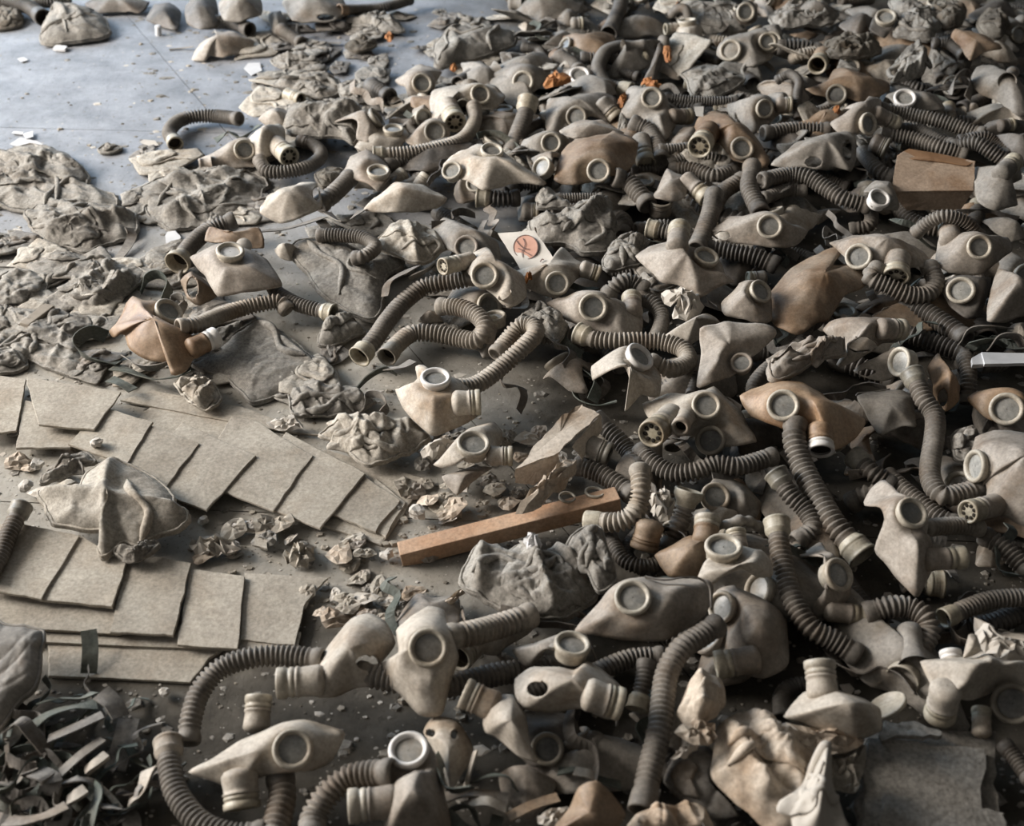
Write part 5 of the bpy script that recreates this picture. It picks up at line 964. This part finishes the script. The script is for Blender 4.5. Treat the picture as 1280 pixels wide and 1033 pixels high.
hose('dark ribbed hose dropping below the large grey lens', [(350, 975, 5), (352, 1000, 5), (340, 1050, 5)], 18, 'hose')
tile(3, 1)
mask('pale hollow mask turned inside out with capped snout', [(258, 335), (300, 230), (380, 110), (470, 0), (560, -25), (650, 25), (695, 130), (610, 240), (592, 335), (480, 355), (390, 395), (300, 395)], 8, 5, (), [(300, 310, 105, 325, 72, 'cap', 0, 'rim')], 'pale', holes=[(555, 222, 60, 40)])
mask('crumpled pale mask with a big front facing eyepiece', [(618, 225), (715, 180), (695, 60), (760, 0), (850, -55), (935, -40), (965, 60), (1010, 200), (965, 330), (925, 480), (815, 485), (720, 385), (640, 315)], 9, 6, [(855, 148, 100, -.05, .08)], (), 'pale', wr=.007, hoses=[([(970, 95, 11), (1080, 75, 10), (1200, 40, 8), (1350, -10, 7)], 66, 'hosepale')])
mask('pale mask with a bright orange lit rim at the bottom', [(640, 880), (690, 740), (800, 640), (870, 650), (905, 720), (935, 860), (965, 1080), (640, 1090)], 8, 7, [(758, 655, 102, -.1, .54, 'rimwhite', 'lens', .5)], [(660, 915, 460, 935, 78, 'open', 0, 'rim')], 'beige', hoses=[([(660, 770, 10), (560, 775, 9), (450, 800, 8), (350, 880, 7), (290, 980, 6), (270, 1080, 6)], 70, 'hose')])
mask('mask with a capped snout pointing up beside the fallen canister', [(1125, 520), (1140, 440), (1200, 385), (1280, 380), (1340, 480), (1360, 620), (1400, 720), (1300, 690), (1200, 600), (1140, 570)], 9, 5, (), [(1160, 430, 1030, 370, 72, 'cap', 1, 'rim')], 'pale')
mask('strap lug piece with two holes beside the orange lit rim', [(830, 565), (880, 490), (1000, 510), (1080, 640), (1060, 720), (965, 860), (920, 720)], 6, 3, m='pale', holes=[(862, 570, 28, 24), (985, 575, 20, 26)])
strap('white strap curling beside the lug piece', [(1040, 860, 4), (1060, 760, 7), (1090, 660, 8)], 60, 'pale', [40, 60, 60])
strap('dim strap lying level beside the lug piece', [(900, 900, 4), (1000, 880, 5), (1100, 870, 6), (1250, 900, 5)], 80, 'strap', [10, 30, 30, 10])
strap('blue grey strap end low between masks', [(1060, 920, 6), (1150, 910, 7), (1240, 950, 6)], 60, 'pale', [10, 10, 20])
strap('dark green strap bow at the bottom between masks', [(900, 1040, 3), (980, 950, 6), (1060, 940, 7), (1100, 1020, 4)], 70, 'strapgreen', [60, 70, 70, 60])
strap('striped strap turning beside the dark gap', [(1080, 810, 5), (1160, 780, 7), (1250, 790, 7), (1290, 850, 5)], 60, 'strapgreen', [30, 40, 50, 60])
tile(3, 2)
mask('fallen canister shaped mask with ringed snout', [(15, 300), (100, 240), (230, 245), (310, 262), (375, 210), (440, 245), (540, 340), (565, 400), (485, 505), (330, 455), (180, 468), (60, 455), (15, 390)], 10, 6, (), [(400, 385, 545, 430, 76, 'cap', -1)], 'pale', holes=[(125, 350, 55, 42)])
mask('bluish grey mask with eyepiece on a tall stub', [(0, 160), (100, 130), (200, 90), (300, 80), (400, 140), (420, 230), (330, 260), (200, 260), (60, 240)], 7, 5, [(300, 132, 92, .15, .74, 'rim', 'lens', .6)], (), 'grey')
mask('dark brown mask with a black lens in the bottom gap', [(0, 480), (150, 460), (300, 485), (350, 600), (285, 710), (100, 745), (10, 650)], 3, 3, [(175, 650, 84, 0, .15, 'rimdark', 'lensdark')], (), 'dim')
hose('long ribbed hose hanging straight to the bottom of the frame', [(1010, 40, 12), (930, 90, 12), (840, 150, 12), (775, 260, 11), (752, 400, 10), (735, 560, 9), (695, 720, 8), (660, 880, 7)], 62, 'hose', ('cuff', 'rubber'), ('hose', 'hose'))
hose('dark hose with a small beige collar beside the long hose', [(665, 230, 8), (655, 320, 7), (635, 400, 6)], 46, 'hosedark', ('cuff', 'metal'))
cloth('torn beige carton folds beside the long hose', [(870, 340), (930, 270), (1040, 305), (1065, 430), (1000, 495), (900, 565), (815, 480)], 10, 3, 'carton', [(920, 280, 940, 520, 1.5, 40)], 1.2, 7, name='torn_carton', cat='carton', layers=1, hem=False, sharp=.6)
crumple('flat torn carton piece below the carton folds', [(805, 575), (900, 500), (1005, 530), (1015, 605), (920, 635)], 11, .5, 'carton', 'torn_carton', 'carton', bulge=.8, NR=4, NS=16)
crumple('curled carton strip under the flat torn piece', [(790, 690), (850, 650), (920, 620), (915, 650), (850, 700)], 9, .5, 'paper', 'torn_carton', 'carton', bulge=.8, NR=4, NS=16)
cloth('dim plastic sheet sagging under the torn cartons', [(750, 820), (800, 700), (950, 630), (1010, 680), (1000, 840), (1130, 980), (1000, 1000), (860, 930)], 5, 1.5, 'strap', (), .8, 6, name='plastic_sheet', cat='plastic', layers=1, hem=False)
def sheetpaper(label, pts, z, m, folds=(), wr=1.2, th=1.5, **k): return cloth(label, pts, z, th, m, folds, wr, 6.5, name='crumpled_sheet', cat='paper', layers=1, hem=False, sharp=.6, **k)
sheetpaper('large pale crumpled sheet beside the felt squares', [(1020, 545), (1090, 480), (1180, 470), (1300, 500), (1420, 600), (1500, 640), (1530, 700), (1540, 860), (1560, 1090), (1400, 1080), (1300, 1090), (1180, 980), (1080, 900), (990, 800), (990, 680)], 7, 'carton', [(1050, 560, 1250, 900, 2.5, 50), (1200, 500, 1350, 800, 2, 45), (1350, 640, 1450, 1000, 2, 45)], 1.5, 2.5)
sheetpaper('raised pale fold of crumpled paper beside the felt squares', [(1450, 880), (1500, 740), (1530, 660), (1580, 680), (1590, 830), (1640, 960), (1680, 1090), (1420, 1090), (1380, 1000)], 10, 'paper', [(1550, 670, 1500, 1050, 3, 40)], 1.2, 2)
sheetpaper('crumpled paper heap at the picture bottom', [(560, 1080), (620, 980), (780, 940), (880, 910), (960, 950), (1010, 1080)], 6, 'carton', [(700, 960, 760, 1080, 2, 40)], 1.5, 2)
sheet('brownish leather tongue rising at the picture bottom', [(190, 1080), (285, 940), (330, 840, 2), (420, 808, 3), (490, 870, 2), (565, 975), (480, 1080)], 8, 2, 'brown')
crumple('thin paper edge beside the leather tongue', [(120, 990), (200, 955), (290, 945), (260, 1040), (160, 1040)], 7, .5, 'paper', bulge=.6, NR=4, NS=16)
strap('dark rusty strip at the picture bottom', [(-20, 990, 5), (100, 930, 5), (230, 890, 5)], 60, 'brown', 10)
strap('grey strap curving beside the black lens', [(340, 600, 5), (420, 590, 6), (470, 680, 5), (500, 820, 3)], 85, 'strap', [10, 20, 20, 10])
strap('dark green strap near the picture bottom gap', [(230, 760, 4), (330, 750, 5), (430, 800, 5), (540, 830, 4)], 70, 'strapgreen', [20, 30, 30, 20])
strap('small pale strap tip near the bottom gap', [(310, 760, 6), (370, 770, 6.5), (420, 790, 6)], 50, 'pale', 0)
tile(3, 3)
mask('pale mask with its capped snout pointing up beside the felt squares', [(75, 492), (170, 372), (280, 340), (420, 380), (560, 450), (560, 560), (440, 610), (300, 570), (180, 530)], 9, 6, (), [(270, 365, 255, 215, 72, 'cap', 2, 'rim')], 'pale')
crumple('torn dusty carton edge between the snout mask and the felt', [(0, 520), (120, 530), (300, 550), (480, 580), (470, 640), (250, 690), (100, 650), (0, 630)], 9, .8, 'carton', 'torn_carton', 'carton', bulge=1)
crumple('bent carton panel standing beside the felt squares', [(270, 690), (480, 625), (470, 780), (440, 870), (300, 840)], 7, .6, 'cardboard', 'torn_carton', 'carton', bulge=.6)
mask('pale mask with a dark eyepiece and downturned snout', [(755, 215), (870, 200), (1000, 190), (1060, 162), (1180, 210), (1320, 215), (1340, 330), (1140, 345), (1000, 410), (950, 405), (830, 430), (800, 335)], 10, 5, [(1215, 425, 104, 0, .15, 'rimdark', 'lensdark')], [(880, 370, 850, 490, 72, 'cap', -5, 'collar')], 'pale')
sheet('upright torn flap above the dark eyepiece mask', [(975, 195), (995, 85, 2), (1040, 82, 2), (1060, 165)], 13, 1, 'pale')
crumple('torn pale paper above the dark eyepiece mask', [(1030, 10), (1100, 60), (1210, 150), (1300, 120), (1300, 210), (1180, 215), (1100, 170), (1040, 120)], 12, .8, 'paper', bulge=1)
loose_tube('white domed cap behind the upright torn flap', 920, 260, 905, 165, 50, 9, 10, 'cap', 'pale', 'rimwhite')
loose_tube('small pale cap beneath the dark eyepiece', 1060, 560, 1060, 450, 44, 6, 7, 'cap', 'pale', 'collar')
hose('dark ribbed hose at the bottom picture edge beside the felt', [(1180, 640, 5), (1230, 700, 5), (1300, 800, 5)], 44, 'hosedark')
def lid():
    c = P(*px(590, 435), .05); n = facing(*px(590, 435), -.45, .75); z = proj(c[None])[0, 2]; r = 104 / 3.972 * z / FPX
    V, F = lathe([(-.12 * r, .001), (-.12 * r, .9 * r), (-.1 * r, .98 * r), (.05 * r, 1.0 * r), (.1 * r, .97 * r), (.1 * r, .9 * r), (0, .86 * r), (-.02 * r, .001)], c, n, 30)
    tagm(obj('metal_lid', V, F, 'rim'), 'round white metal lid leaning at the capped hose mouth', 'lid')
lid()

# ================================================================== small single scraps
tile(0, 0)
WG = None
def chip(label, pts, z, m='paperwhite', th=.1, name='paper_scrap', cat='paper'): return slab(name, pts, z, th, m, label, cat, wav=.0008, n=3)
chip('white paper scrap alone beside the far canvas bag', [(85, 290), (105, 308), (140, 298), (120, 283)], .5)
chip('white chip in front of the far canvas bag', [(262, 240), (320, 245), (335, 228), (280, 222)], 1.2, th=.8, name='plaster_chip', cat='plaster')
chip('white torn paper above the large canvas rag', [(50, 715), (120, 735), (220, 720), (180, 700), (100, 682)], .6)
chip('white paper corner beside the torn paper', [(110, 665), (130, 690), (165, 680), (165, 650)], .8)
chip('pale paper strip near the white paper corner', [(58, 662), (110, 668), (118, 655), (70, 652)], .5)
chip('pale sheet half under the curled grey hose', [(695, 705), (740, 725), (790, 722), (770, 697), (710, 692)], .4, 'paper')
chip('thin card beside the mouth of the curled grey hose', [(810, 775), (860, 795), (905, 770), (850, 745)], .5, 'cardboard')
chip('glassy shard near the far joint line', [(1210, 340), (1250, 375), (1300, 350), (1290, 310), (1230, 312)], .5, 'paperwhite')
def roll_(label, x, y, x2, y2, r, m):
    a = P(*px(x, y), .035); b = P(*px(x2, y2), .002); z = proj(a[None])[0, 2]; rw = r * SCL * z / FPX; b = a + nrm(b - a) * .05
    V, F = lathe([(0, .001), (0, rw * .8), (.002, rw), (.048, rw), (.05, rw * .8), (.05, .001)], a, nrm(b - a), 16); tagm(obj('white_cap', V, F, m), label, 'cap')
roll_('small white plastic cylinder under the far mask scrap', 785, 128, 788, 172, 16, 'whiteplastic')
tile(1, 0)
chip('pale flat shard beside the ribbed hose mouth', [(820, 140), (825, 175), (880, 182), (900, 145), (870, 112), (830, 118)], .8, 'paperwhite', .2)
def rdisc(label, x, y, r, z, nx, ny, m, name='loose_disc'):
    c = P(*px(x, y), z / 100); n = facing(*px(x, y), nx, ny); rw = r * SCL * proj(c[None])[0, 2] / FPX
    V, F = lathe([(-.002, .001), (-.002, rw * .97), (0, rw), (.002, rw * .97), (.002, .001)], c, n, 24); tagm(obj(name, V, F, m), label, 'disc')
rdisc('pale loose lens disc behind the white lens mask', 1212, 187, 40, 9, .1, .4, 'plaster')
tile(0, 2)
def leaf(label, pts, z, m='leaf'): return crumple(label, pts, z, .6, m, 'dry_leaf', 'leaf', bulge=1.2, NR=3, NS=18, th=.0006)
leaf('orange brown dry leaf beside the flat pale ring', [(150, 420), (180, 380), (215, 350), (240, 375), (275, 365), (300, 400), (250, 420), (200, 440), (160, 445)], 13)
leaf('upright orange leaf on the pointed rubber flap', [(755, 230), (785, 228), (795, 290), (775, 312), (750, 270)], 16)
leaf('rusty red leaf below the pointed flap', [(640, 415), (660, 390), (720, 405), (740, 430), (690, 440)], 13)
leaf('orange leaf standing at the picture top', [(800, 60), (820, 0), (850, -10), (835, 40), (815, 70)], 8)
leaf('brown leaf stuck to the domed mask edge', [(520, 510), (560, 455), (572, 490), (545, 535)], 12)
tile(0, 1)
leaf('small orange scrap among the far rags', [(635, 190), (660, 165), (685, 185), (670, 205)], 3)
leaf('rusty leaf below the pleated canvas', [(960, 340), (985, 320), (1000, 345), (975, 358)], 6)
tile(1, 2)
leaf('orange leaf scrap at the corner of the printed sheet', [(62, 345), (100, 330), (95, 355), (72, 368)], 12)
tile(0, 3)
leaf('orange leaf glimpsed beside the profile mask', [(320, 550), (345, 540), (365, 550), (345, 565)], 14.5)
tile(0, 2)
chip('pale paper square beside the capped snout', [(905, 530), (915, 575), (950, 580), (952, 528)], 14, 'paper', .1)
chip('white tissue scrap behind the two lens mask', [(870, 260), (900, 250), (945, 265), (930, 285), (885, 280)], 8, 'paperwhite', .3)
tile(2, 0)
def stone(label, x, y, r, z=1.2, m='plaster'):
    c = P(*px(x, y), z / 100); rw = r * SCL * proj(c[None])[0, 2] / FPX; k = R.random() * 40; V = []; F = []
    for i in range(1, 6):
        for j in range(9):
            a, b = math.pi * i / 6, 2 * math.pi * j / 9; d = np.array([math.sin(a) * math.cos(b), math.sin(a) * math.sin(b), math.cos(a) * .7]); V.append(c + d * rw * (1 + .5 * mnoise.noise(Vector(d * 1.7 + np.array([k, k, k])))))
    for i in range(4):
        for j in range(9): F.append((i * 9 + j, i * 9 + (j + 1) % 9, (i + 1) * 9 + (j + 1) % 9, (i + 1) * 9 + j))
    F += [tuple(range(9))[::-1], tuple(36 + j for j in range(9))]
    tagm(obj('plaster_lump', V, F, m, None, False), label, 'plaster')
stone('pale plaster lump on the sixth fan sheet', 478, 132, 34, 4.6)
stone('plaster lump beside the frayed rag edge', 182, 240, 36, 3)
stone('flat plaster lump above the greenish collar', 128, 348, 36, 4)
stone('whitish lump in the paper litter between the fans', 1010, 520, 28, 1)
tile(2, 1)
stone('rounded pale lump at the end of the upper fan', 800, 480, 48, 2)
stone('lump of plaster beside the wooden bar tip', 650, 690, 34, 1.2)
stone('small white lump above the hollow mask', 465, 955, 26, 1)
stone('little white stone near the wooden bar', 475, 705, 20, .8)
crumple('crumpled grey paper litter between the two fans', [(150, 690), (200, 640), (280, 650), (290, 720), (210, 755), (140, 730)], 1.2, .9, 'cardboard', 'crumpled_paper', 'paper', bulge=1.4)
crumple('litter of torn paper at the end of the canvas rag', [(-340, 630), (-240, 600), (-120, 610), (-60, 660), (-140, 700), (-300, 690)], 1.5, 1.2, 'paper', bulge=1.2, NR=5, NS=20)
slab('carton_piece', [(-10, 640), (55, 660), (50, 560), (0, 550)], 1.8, .5, 'cardboard', 'short carton piece standing between the fans', 'carton')
tile(2, 2)
def ring(label, x, y, r, z, nx, ny, m):
    c = P(*px(x, y), z / 100); n = facing(*px(x, y), nx, ny); rw = r * SCL * proj(c[None])[0, 2] / FPX
    V, F = lathe([(-.002, rw * .8), (-.002, rw), (.002, rw), (.002, rw * .8), (-.002, rw * .8)], c, n, 24); tagm(obj('loose_ring', V, F, m), label, 'ring')
ring('thin pale ring lying behind the wooden bar top', 275, 405, 44, 6.5, .1, .8, 'rim')
ring('second pale ring beside the wooden bar end', 410, 380, 50, 7, .1, .85, 'rim')
crumple('white crushed cup below the wooden bar', [(55, 620), (95, 590), (145, 620), (140, 690), (90, 680)], 9, .8, 'paperwhite', 'crushed_cup', 'cup', bulge=2, NR=4, NS=16)
crumple('pale plastic shreds beside the hooked hose', [(690, 380), (760, 360), (800, 440), (770, 520), (700, 500)], 6, 1.2, 'paper', bulge=1.5, NR=5, NS=18)
tile(3, 0)
stone('white stone on the floor inside the arching hose', 815, 368, 26, 1)
stone('small white stone near the ringed collar', 708, 618, 20, .8)
stone('tiny pale stone beside the fibreboard corner', 790, 510, 16, .7)

# ================================================================== things half buried in the heap (individuals, copied)
def heap_zone(x, y):
    "is this photo pixel over the heap?"
    if y < 120: return x > 640
    if y < 260: return x > 460
    if y < 480: return x > 560
    if y < 660: return x > 780
    if y < 760: return x > 790
    return x > 520
def copy_tree(o, loc, rz, rx, ry, s, label=None):
    r_ = o.copy(); COL.objects.link(r_); r_.location = loc; r_.rotation_euler = (rx, ry, rz); r_.scale = (s, s, s)
    for ch in o.children:
        c = ch.copy(); COL.objects.link(c); c.parent = r_; c.matrix_parent_inverse = ch.matrix_parent_inverse.copy()
        for g in ch.children: d = g.copy(); COL.objects.link(d); d.parent = c; d.matrix_parent_inverse = g.matrix_parent_inverse.copy()
    return r_
tile()
def filler():
    rr = random.Random(21); src = [o for o in COL.objects if o.type == 'EMPTY' and o.get('category') in ('gas mask', 'mask flap')]
    src = [o for o in src if 'hose' not in [c.name.split('.')[0] for c in o.children]]
    src = [o for o in src if not any(m_.name in ('rimwhite', 'lenspale') for c in o.children for q in [c] + list(c.children) for m_ in q.data.materials)]
    hs = [o for o in COL.objects if o.type == 'EMPTY' and o.get('category') == 'hose']
    info = {}
    for o in src + hs:
        co = np.array([v.co[:] for c in o.children for v in list(c.data.vertices)[::7]]); info[o.name] = (co.mean(0), co[:, 2].min(), np.linalg.norm(co[:, :2] - co[:, :2].mean(0), axis=1).max(), np.ptp(co[:, 2]))
    hs = [o for o in hs if info[o.name][2] < .2 and info[o.name][3] < .085]; src = [o for o in src if info[o.name][3] < .085 and info[o.name][2] < .2]
    spots = []; tries = 0
    while len(spots) < 270 and tries < 9000:
        tries += 1; x, y = rr.uniform(440, 1300), rr.uniform(-40, 1040)
        if not heap_zone(x, y) or (x > 1000 and y > 850): continue
        p = P(x, y, 0)
        if all((p[0] - q[0]) ** 2 + (p[1] - q[1]) ** 2 > (.105 if y > 250 else .08) ** 2 for q in spots): spots.append(p)
    for k, p in enumerate(spots):
        o = rr.choice(src if k % 3 else hs); far = p[1] > 2.9; cen, zs = info[o.name][:2]; rz = rr.uniform(0, 6.28); s_ = rr.uniform(.9, 1.05)
        d = (cen - np.array(o.location)) * s_; dx, dy = d[0] * math.cos(rz) - d[1] * math.sin(rz), d[0] * math.sin(rz) + d[1] * math.cos(rz)
        c = copy_tree(o, (p[0] - dx, p[1] - dy, -zs * s_ + .006 + rr.uniform(0, .012) + (rr.uniform(0, .05) if far else 0)), rz, 0, 0, s_)
        if o['category'] != 'hose': c['label'] = 'half buried dusty gas mask glimpsed deep between other masks'; c['group'] = 'masks half buried in the heap'; c['category'] = 'gas mask'
        else: c['label'] = 'half buried ribbed hose glimpsed deep between the masks'; c['group'] = 'hoses half buried in the heap'
        if 'group' not in c.keys(): c['group'] = 'masks half buried in the heap'
    # curled straps in the gaps
    protos = []
    for k in range(7):
        n = 5; a = rr.uniform(0, 6.28); pts = [np.array([0, 0, .012])]
        for i in range(n): a += rr.uniform(-1.2, 1.2); pts.append(pts[-1] + np.array([math.cos(a) * .035, math.sin(a) * .035, 0])); pts[-1][2] = .012 + rr.uniform(0, .02)
        path, _ = catmull(pts, 22, False); rolls = np.interp(np.linspace(0, 1, 22), np.linspace(0, 1, 4), [rr.uniform(0, 90) for _ in range(4)])
        protos.append(ribbon(path, rr.uniform(.014, .022), .002, rolls, 'rubber_strap', ('strap', 'strapgreen', 'dim', 'beige')[k % 4]))
    spots = []; tries = 0
    while len(spots) < 190 and tries < 6000:
        tries += 1; x, y = rr.uniform(430, 1290), rr.uniform(-10, 1040)
        if not heap_zone(x, y) or (x > 840 and y > 840): continue
        p = P(x, y, .0)
        if all((p[0] - q[0]) ** 2 + (p[1] - q[1]) ** 2 > .08 ** 2 for q in spots): spots.append(p)
    for k, p in enumerate(spots):
        o = protos[k] if k < 7 else protos[k % 7].copy()
        if k >= 7: COL.objects.link(o)
        o.location = (p[0], p[1], rr.uniform(.01, .045)); o.rotation_euler = (rr.uniform(-.3, .3), rr.uniform(-.3, .3), rr.uniform(0, 6.28)); o['label'] = 'short curled strap caught in the gaps between the masks'; o['category'] = 'strap'; o['group'] = 'curled straps in the heap'
    # the dark strap pile in the lower corner
    for k in range(70):
        x, y = rr.uniform(-20, 155), rr.uniform(885, 1050)
        if x > 60 and y < 880: continue
        if x > 120 and y < 900: continue
        o = protos[rr.choice((0, 1, 1, 2, 4, 5, 5, 6))].copy(); COL.objects.link(o); p = P(x, y, .02)
        o.location = (p[0], p[1], rr.uniform(0, .022)); o.rotation_euler = (rr.uniform(-.15, .15), rr.uniform(-.15, .15), rr.uniform(0, 6.28)); s_ = rr.uniform(.55, .85); o.scale = (s_, s_, s_)
        o['label'] = 'dark curled strap tangled in the pile at the bottom corner'; o['category'] = 'strap'; o['group'] = 'straps tangled in the corner pile'
filler()
# trodden rag scraps around the bare floor
def scraps():
    rr = random.Random(33); tile(); protos = []
    for k in range(8):
        n = rr.randint(4, 6); pts = []; el = rr.uniform(.35, .8)
        for i in range(n): a = 6.283 * (i + rr.uniform(-.3, .3)) / n; r = rr.uniform(22, 58); pts.append((640 + r * math.cos(a), 420 + r * el * math.sin(a)))
        o = cloth('flattened dusty rag scrap trodden into the littered floor', pts, .3, .4, ('canvas', 'canvas', 'canvaspale', 'strap')[k % 4], wr=.7, ws=11, sharp=.85, rolls=1, name='rag_scrap', cat='rag', NR=12, NS=44, layers=1, hem=False, group='rag scraps trodden into the floor')
        me = o.data; c = np.mean([v.co for v in me.vertices], axis=0)
        for ob in [o] + list(o.children):
            for v in ob.data.vertices: v.co.x -= c[0]; v.co.y -= c[1]
        protos.append(o)
    zones = [((320, 640), (20, 150), 34), ((160, 480), (190, 300), 14), ((0, 320), (320, 470), 26), ((640, 900), (0, 110), 22), ((330, 560), (280, 560), 10), ((0, 60), (280, 330), 4)]
    i = 0
    for xr, yr, n in zones:
        for _ in range(n):
            p = P(rr.uniform(*xr), rr.uniform(*yr), 0); o = protos[i % 8]
            if i >= 8:
                q = o; o = q.copy(); COL.objects.link(o)
                for ch in q.children: c = ch.copy(); COL.objects.link(c); c.parent = o
            o.location = (p[0], p[1], rr.uniform(0, .012)); o.rotation_euler = (rr.uniform(-.05, .05), rr.uniform(-.05, .05), rr.uniform(0, 6.28)); s_ = rr.uniform(.55, 1.25); o.scale = (s_, s_, s_); i += 1
scraps()
def far_scraps():
    rr = random.Random(44); q0 = [o for o in COL.objects if o.name.startswith('rag_scrap')][:8]
    for i in range(80):
        p = P(rr.uniform(640, 1290), rr.uniform(-20, 270), .05); q = q0[i % 8]; o = q.copy(); COL.objects.link(o)
        for ch in q.children: c = ch.copy(); COL.objects.link(c); c.parent = o
        o.location = (p[0], p[1], rr.uniform(.03, .085)); o.rotation_euler = (rr.uniform(-.5, .5), rr.uniform(-.5, .5), rr.uniform(0, 6.28)); s_ = rr.uniform(.6, 1.3); o.scale = (s_, s_, s_)
        o['label'] = 'dusty rag scrap stuffed between the masks of the far heap'; o['group'] = 'rag scraps in the far heap'
far_scraps()
def litter():
    rr = random.Random(55); tile(); protos = []
    for k in range(6):
        n = rr.randint(5, 7); pts = []
        for i in range(n): a = 6.283 * i / n; r = rr.uniform(9, 20); pts.append((600 + r * math.cos(a), 600 + r * .7 * math.sin(a)))
        o = crumple('torn bit of board or paper littering the gap by the wooden bar', pts, .5, .28, ('paper', 'cardboard', 'carton', 'canvas', 'beige', 'cardboard')[k], 'torn_scrap', 'scrap', NR=3, NS=12, bulge=.3, group='torn bits beside the wooden bar')
        c = np.mean([v.co[:] for v in o.data.vertices], axis=0)
        for v in o.data.vertices: v.co.x -= c[0]; v.co.y -= c[1]
        protos.append(o)
    zones = [((490, 760), (540, 670), 60), ((240, 500), (655, 700), 26), ((430, 540), (690, 770), 12), ((380, 480), (735, 790), 14), ((0, 110), (540, 620), 12)]; i = 0
    for xr, yr, n in zones:
        for _ in range(n):
            x, y = rr.uniform(*xr), rr.uniform(*yr)
            if xr[0] == 490 and y > 690 - (x - 497) * .26 - 20: continue
            if xr[0] == 240 and y < 640 + (x - 240) * .16: continue
            p = P(x, y, .005); o = protos[i % 6]
            if i >= 6: o = o.copy(); COL.objects.link(o)
            o.location = (p[0], p[1], rr.uniform(0, .012)); o.rotation_euler = (rr.uniform(-.3, .3), rr.uniform(-.3, .3), rr.uniform(0, 6.28)); s_ = rr.uniform(.5, 1.25); o.scale = (s_, s_, s_); i += 1
    # more trodden rags between the masks and the bare floor
    q0 = [o for o in COL.objects if o.name.startswith('rag_scrap')][:8]
    for i in range(70):
        x, y = rr.uniform(300, 700), rr.uniform(15, 200)
        if x < 330 and y > 60: continue
        p = P(x, y, 0); q = q0[i % 8]; o = q.copy(); COL.objects.link(o)
        for ch in q.children: c = ch.copy(); COL.objects.link(c); c.parent = o
        o.location = (p[0], p[1], rr.uniform(0, .02)); o.rotation_euler = (rr.uniform(-.2, .2), rr.uniform(-.2, .2), rr.uniform(0, 6.28)); s_ = rr.uniform(.5, 1.2); o.scale = (s_, s_, s_)
        o['label'] = 'flattened dusty rag scrap trodden into the littered floor'; o['group'] = 'rag scraps trodden into the floor'
litter()

# ================================================================== dust, chips and shreds nobody could count
def rubble(name, n, zone, smin, smax, m, label, seed, flat=.35, zmax=.0):
    rr = random.Random(seed); V = []; F = []; c = 0; t = 0
    while c < n and t < n * 20:
        t += 1; x, y = rr.uniform(-20, 1300), rr.uniform(-40, 1060); w = zone(x, y)
        if rr.random() > w: continue
        p = P(x, y, 0); s = smin * (smax / smin) ** (rr.random() ** 2.5); k = len(V); a0 = rr.random() * 6.28; h = s * flat * rr.uniform(.5, 1.5); q = 5; zb = rr.random() * zmax
        for lay, (sc_, hz) in enumerate(((1, 0), (.8, 1))):
            for j in range(q):
                a = a0 + 6.283 * j / q; r = s * sc_ * (rr.uniform(.6, 1.15) if lay == 0 else .8); V.append((p[0] + r * math.cos(a), p[1] + r * math.sin(a) * .8, zb + h * hz * rr.uniform(.6, 1.2)))
        for j in range(q): F.append((k + j, k + (j + 1) % q, k + q + (j + 1) % q, k + q + j))
        F.append(tuple(k + q + j for j in range(q))); c += 1
    o = obj(name, V, F, m, None, False); o['kind'] = 'stuff'; o['label'] = label; o['category'] = 'debris'
def z_bare(x, y): return (.35 if (x < 300 and y < 200) else 1.0 if (x < 560 and y < 780) else .5 if x < 560 else .35)
def z_mid(x, y): return 1.0 if (150 < x < 760 and 20 < y < 260) or (600 < x and y < 120) else (.5 if x < 330 and 180 < y < 480 else .15)
rubble('plaster_crumbs', 2600, z_bare, .0012, .006, 'plaster', 'fine pale plaster crumbs strewn over the floor', 3)
rubble('dirt_crumbs', 3600, z_bare, .0012, .006, 'canvasdark', 'fine dark dirt crumbs strewn over the floor', 4)
rubble('rag_shreds', 2600, z_mid, .004, .02, 'canvas', 'flattened dusty shreds of rag and rubber trodden into the floor', 5, .18)
rubble('paper_shreds', 500, z_mid, .004, .018, 'paper', 'flat pale shreds of paper trodden into the floor', 6, .1)
def z_gap(x, y): return 1.0 if (470 < x < 660 and 520 < y < 690) or (280 < x < 520 and 620 < y < 780) else .12
rubble('gap_litter', 1100, z_gap, .003, .012, 'cardboard', 'torn crumbs of board and paper beside the wooden bar', 8, .4)
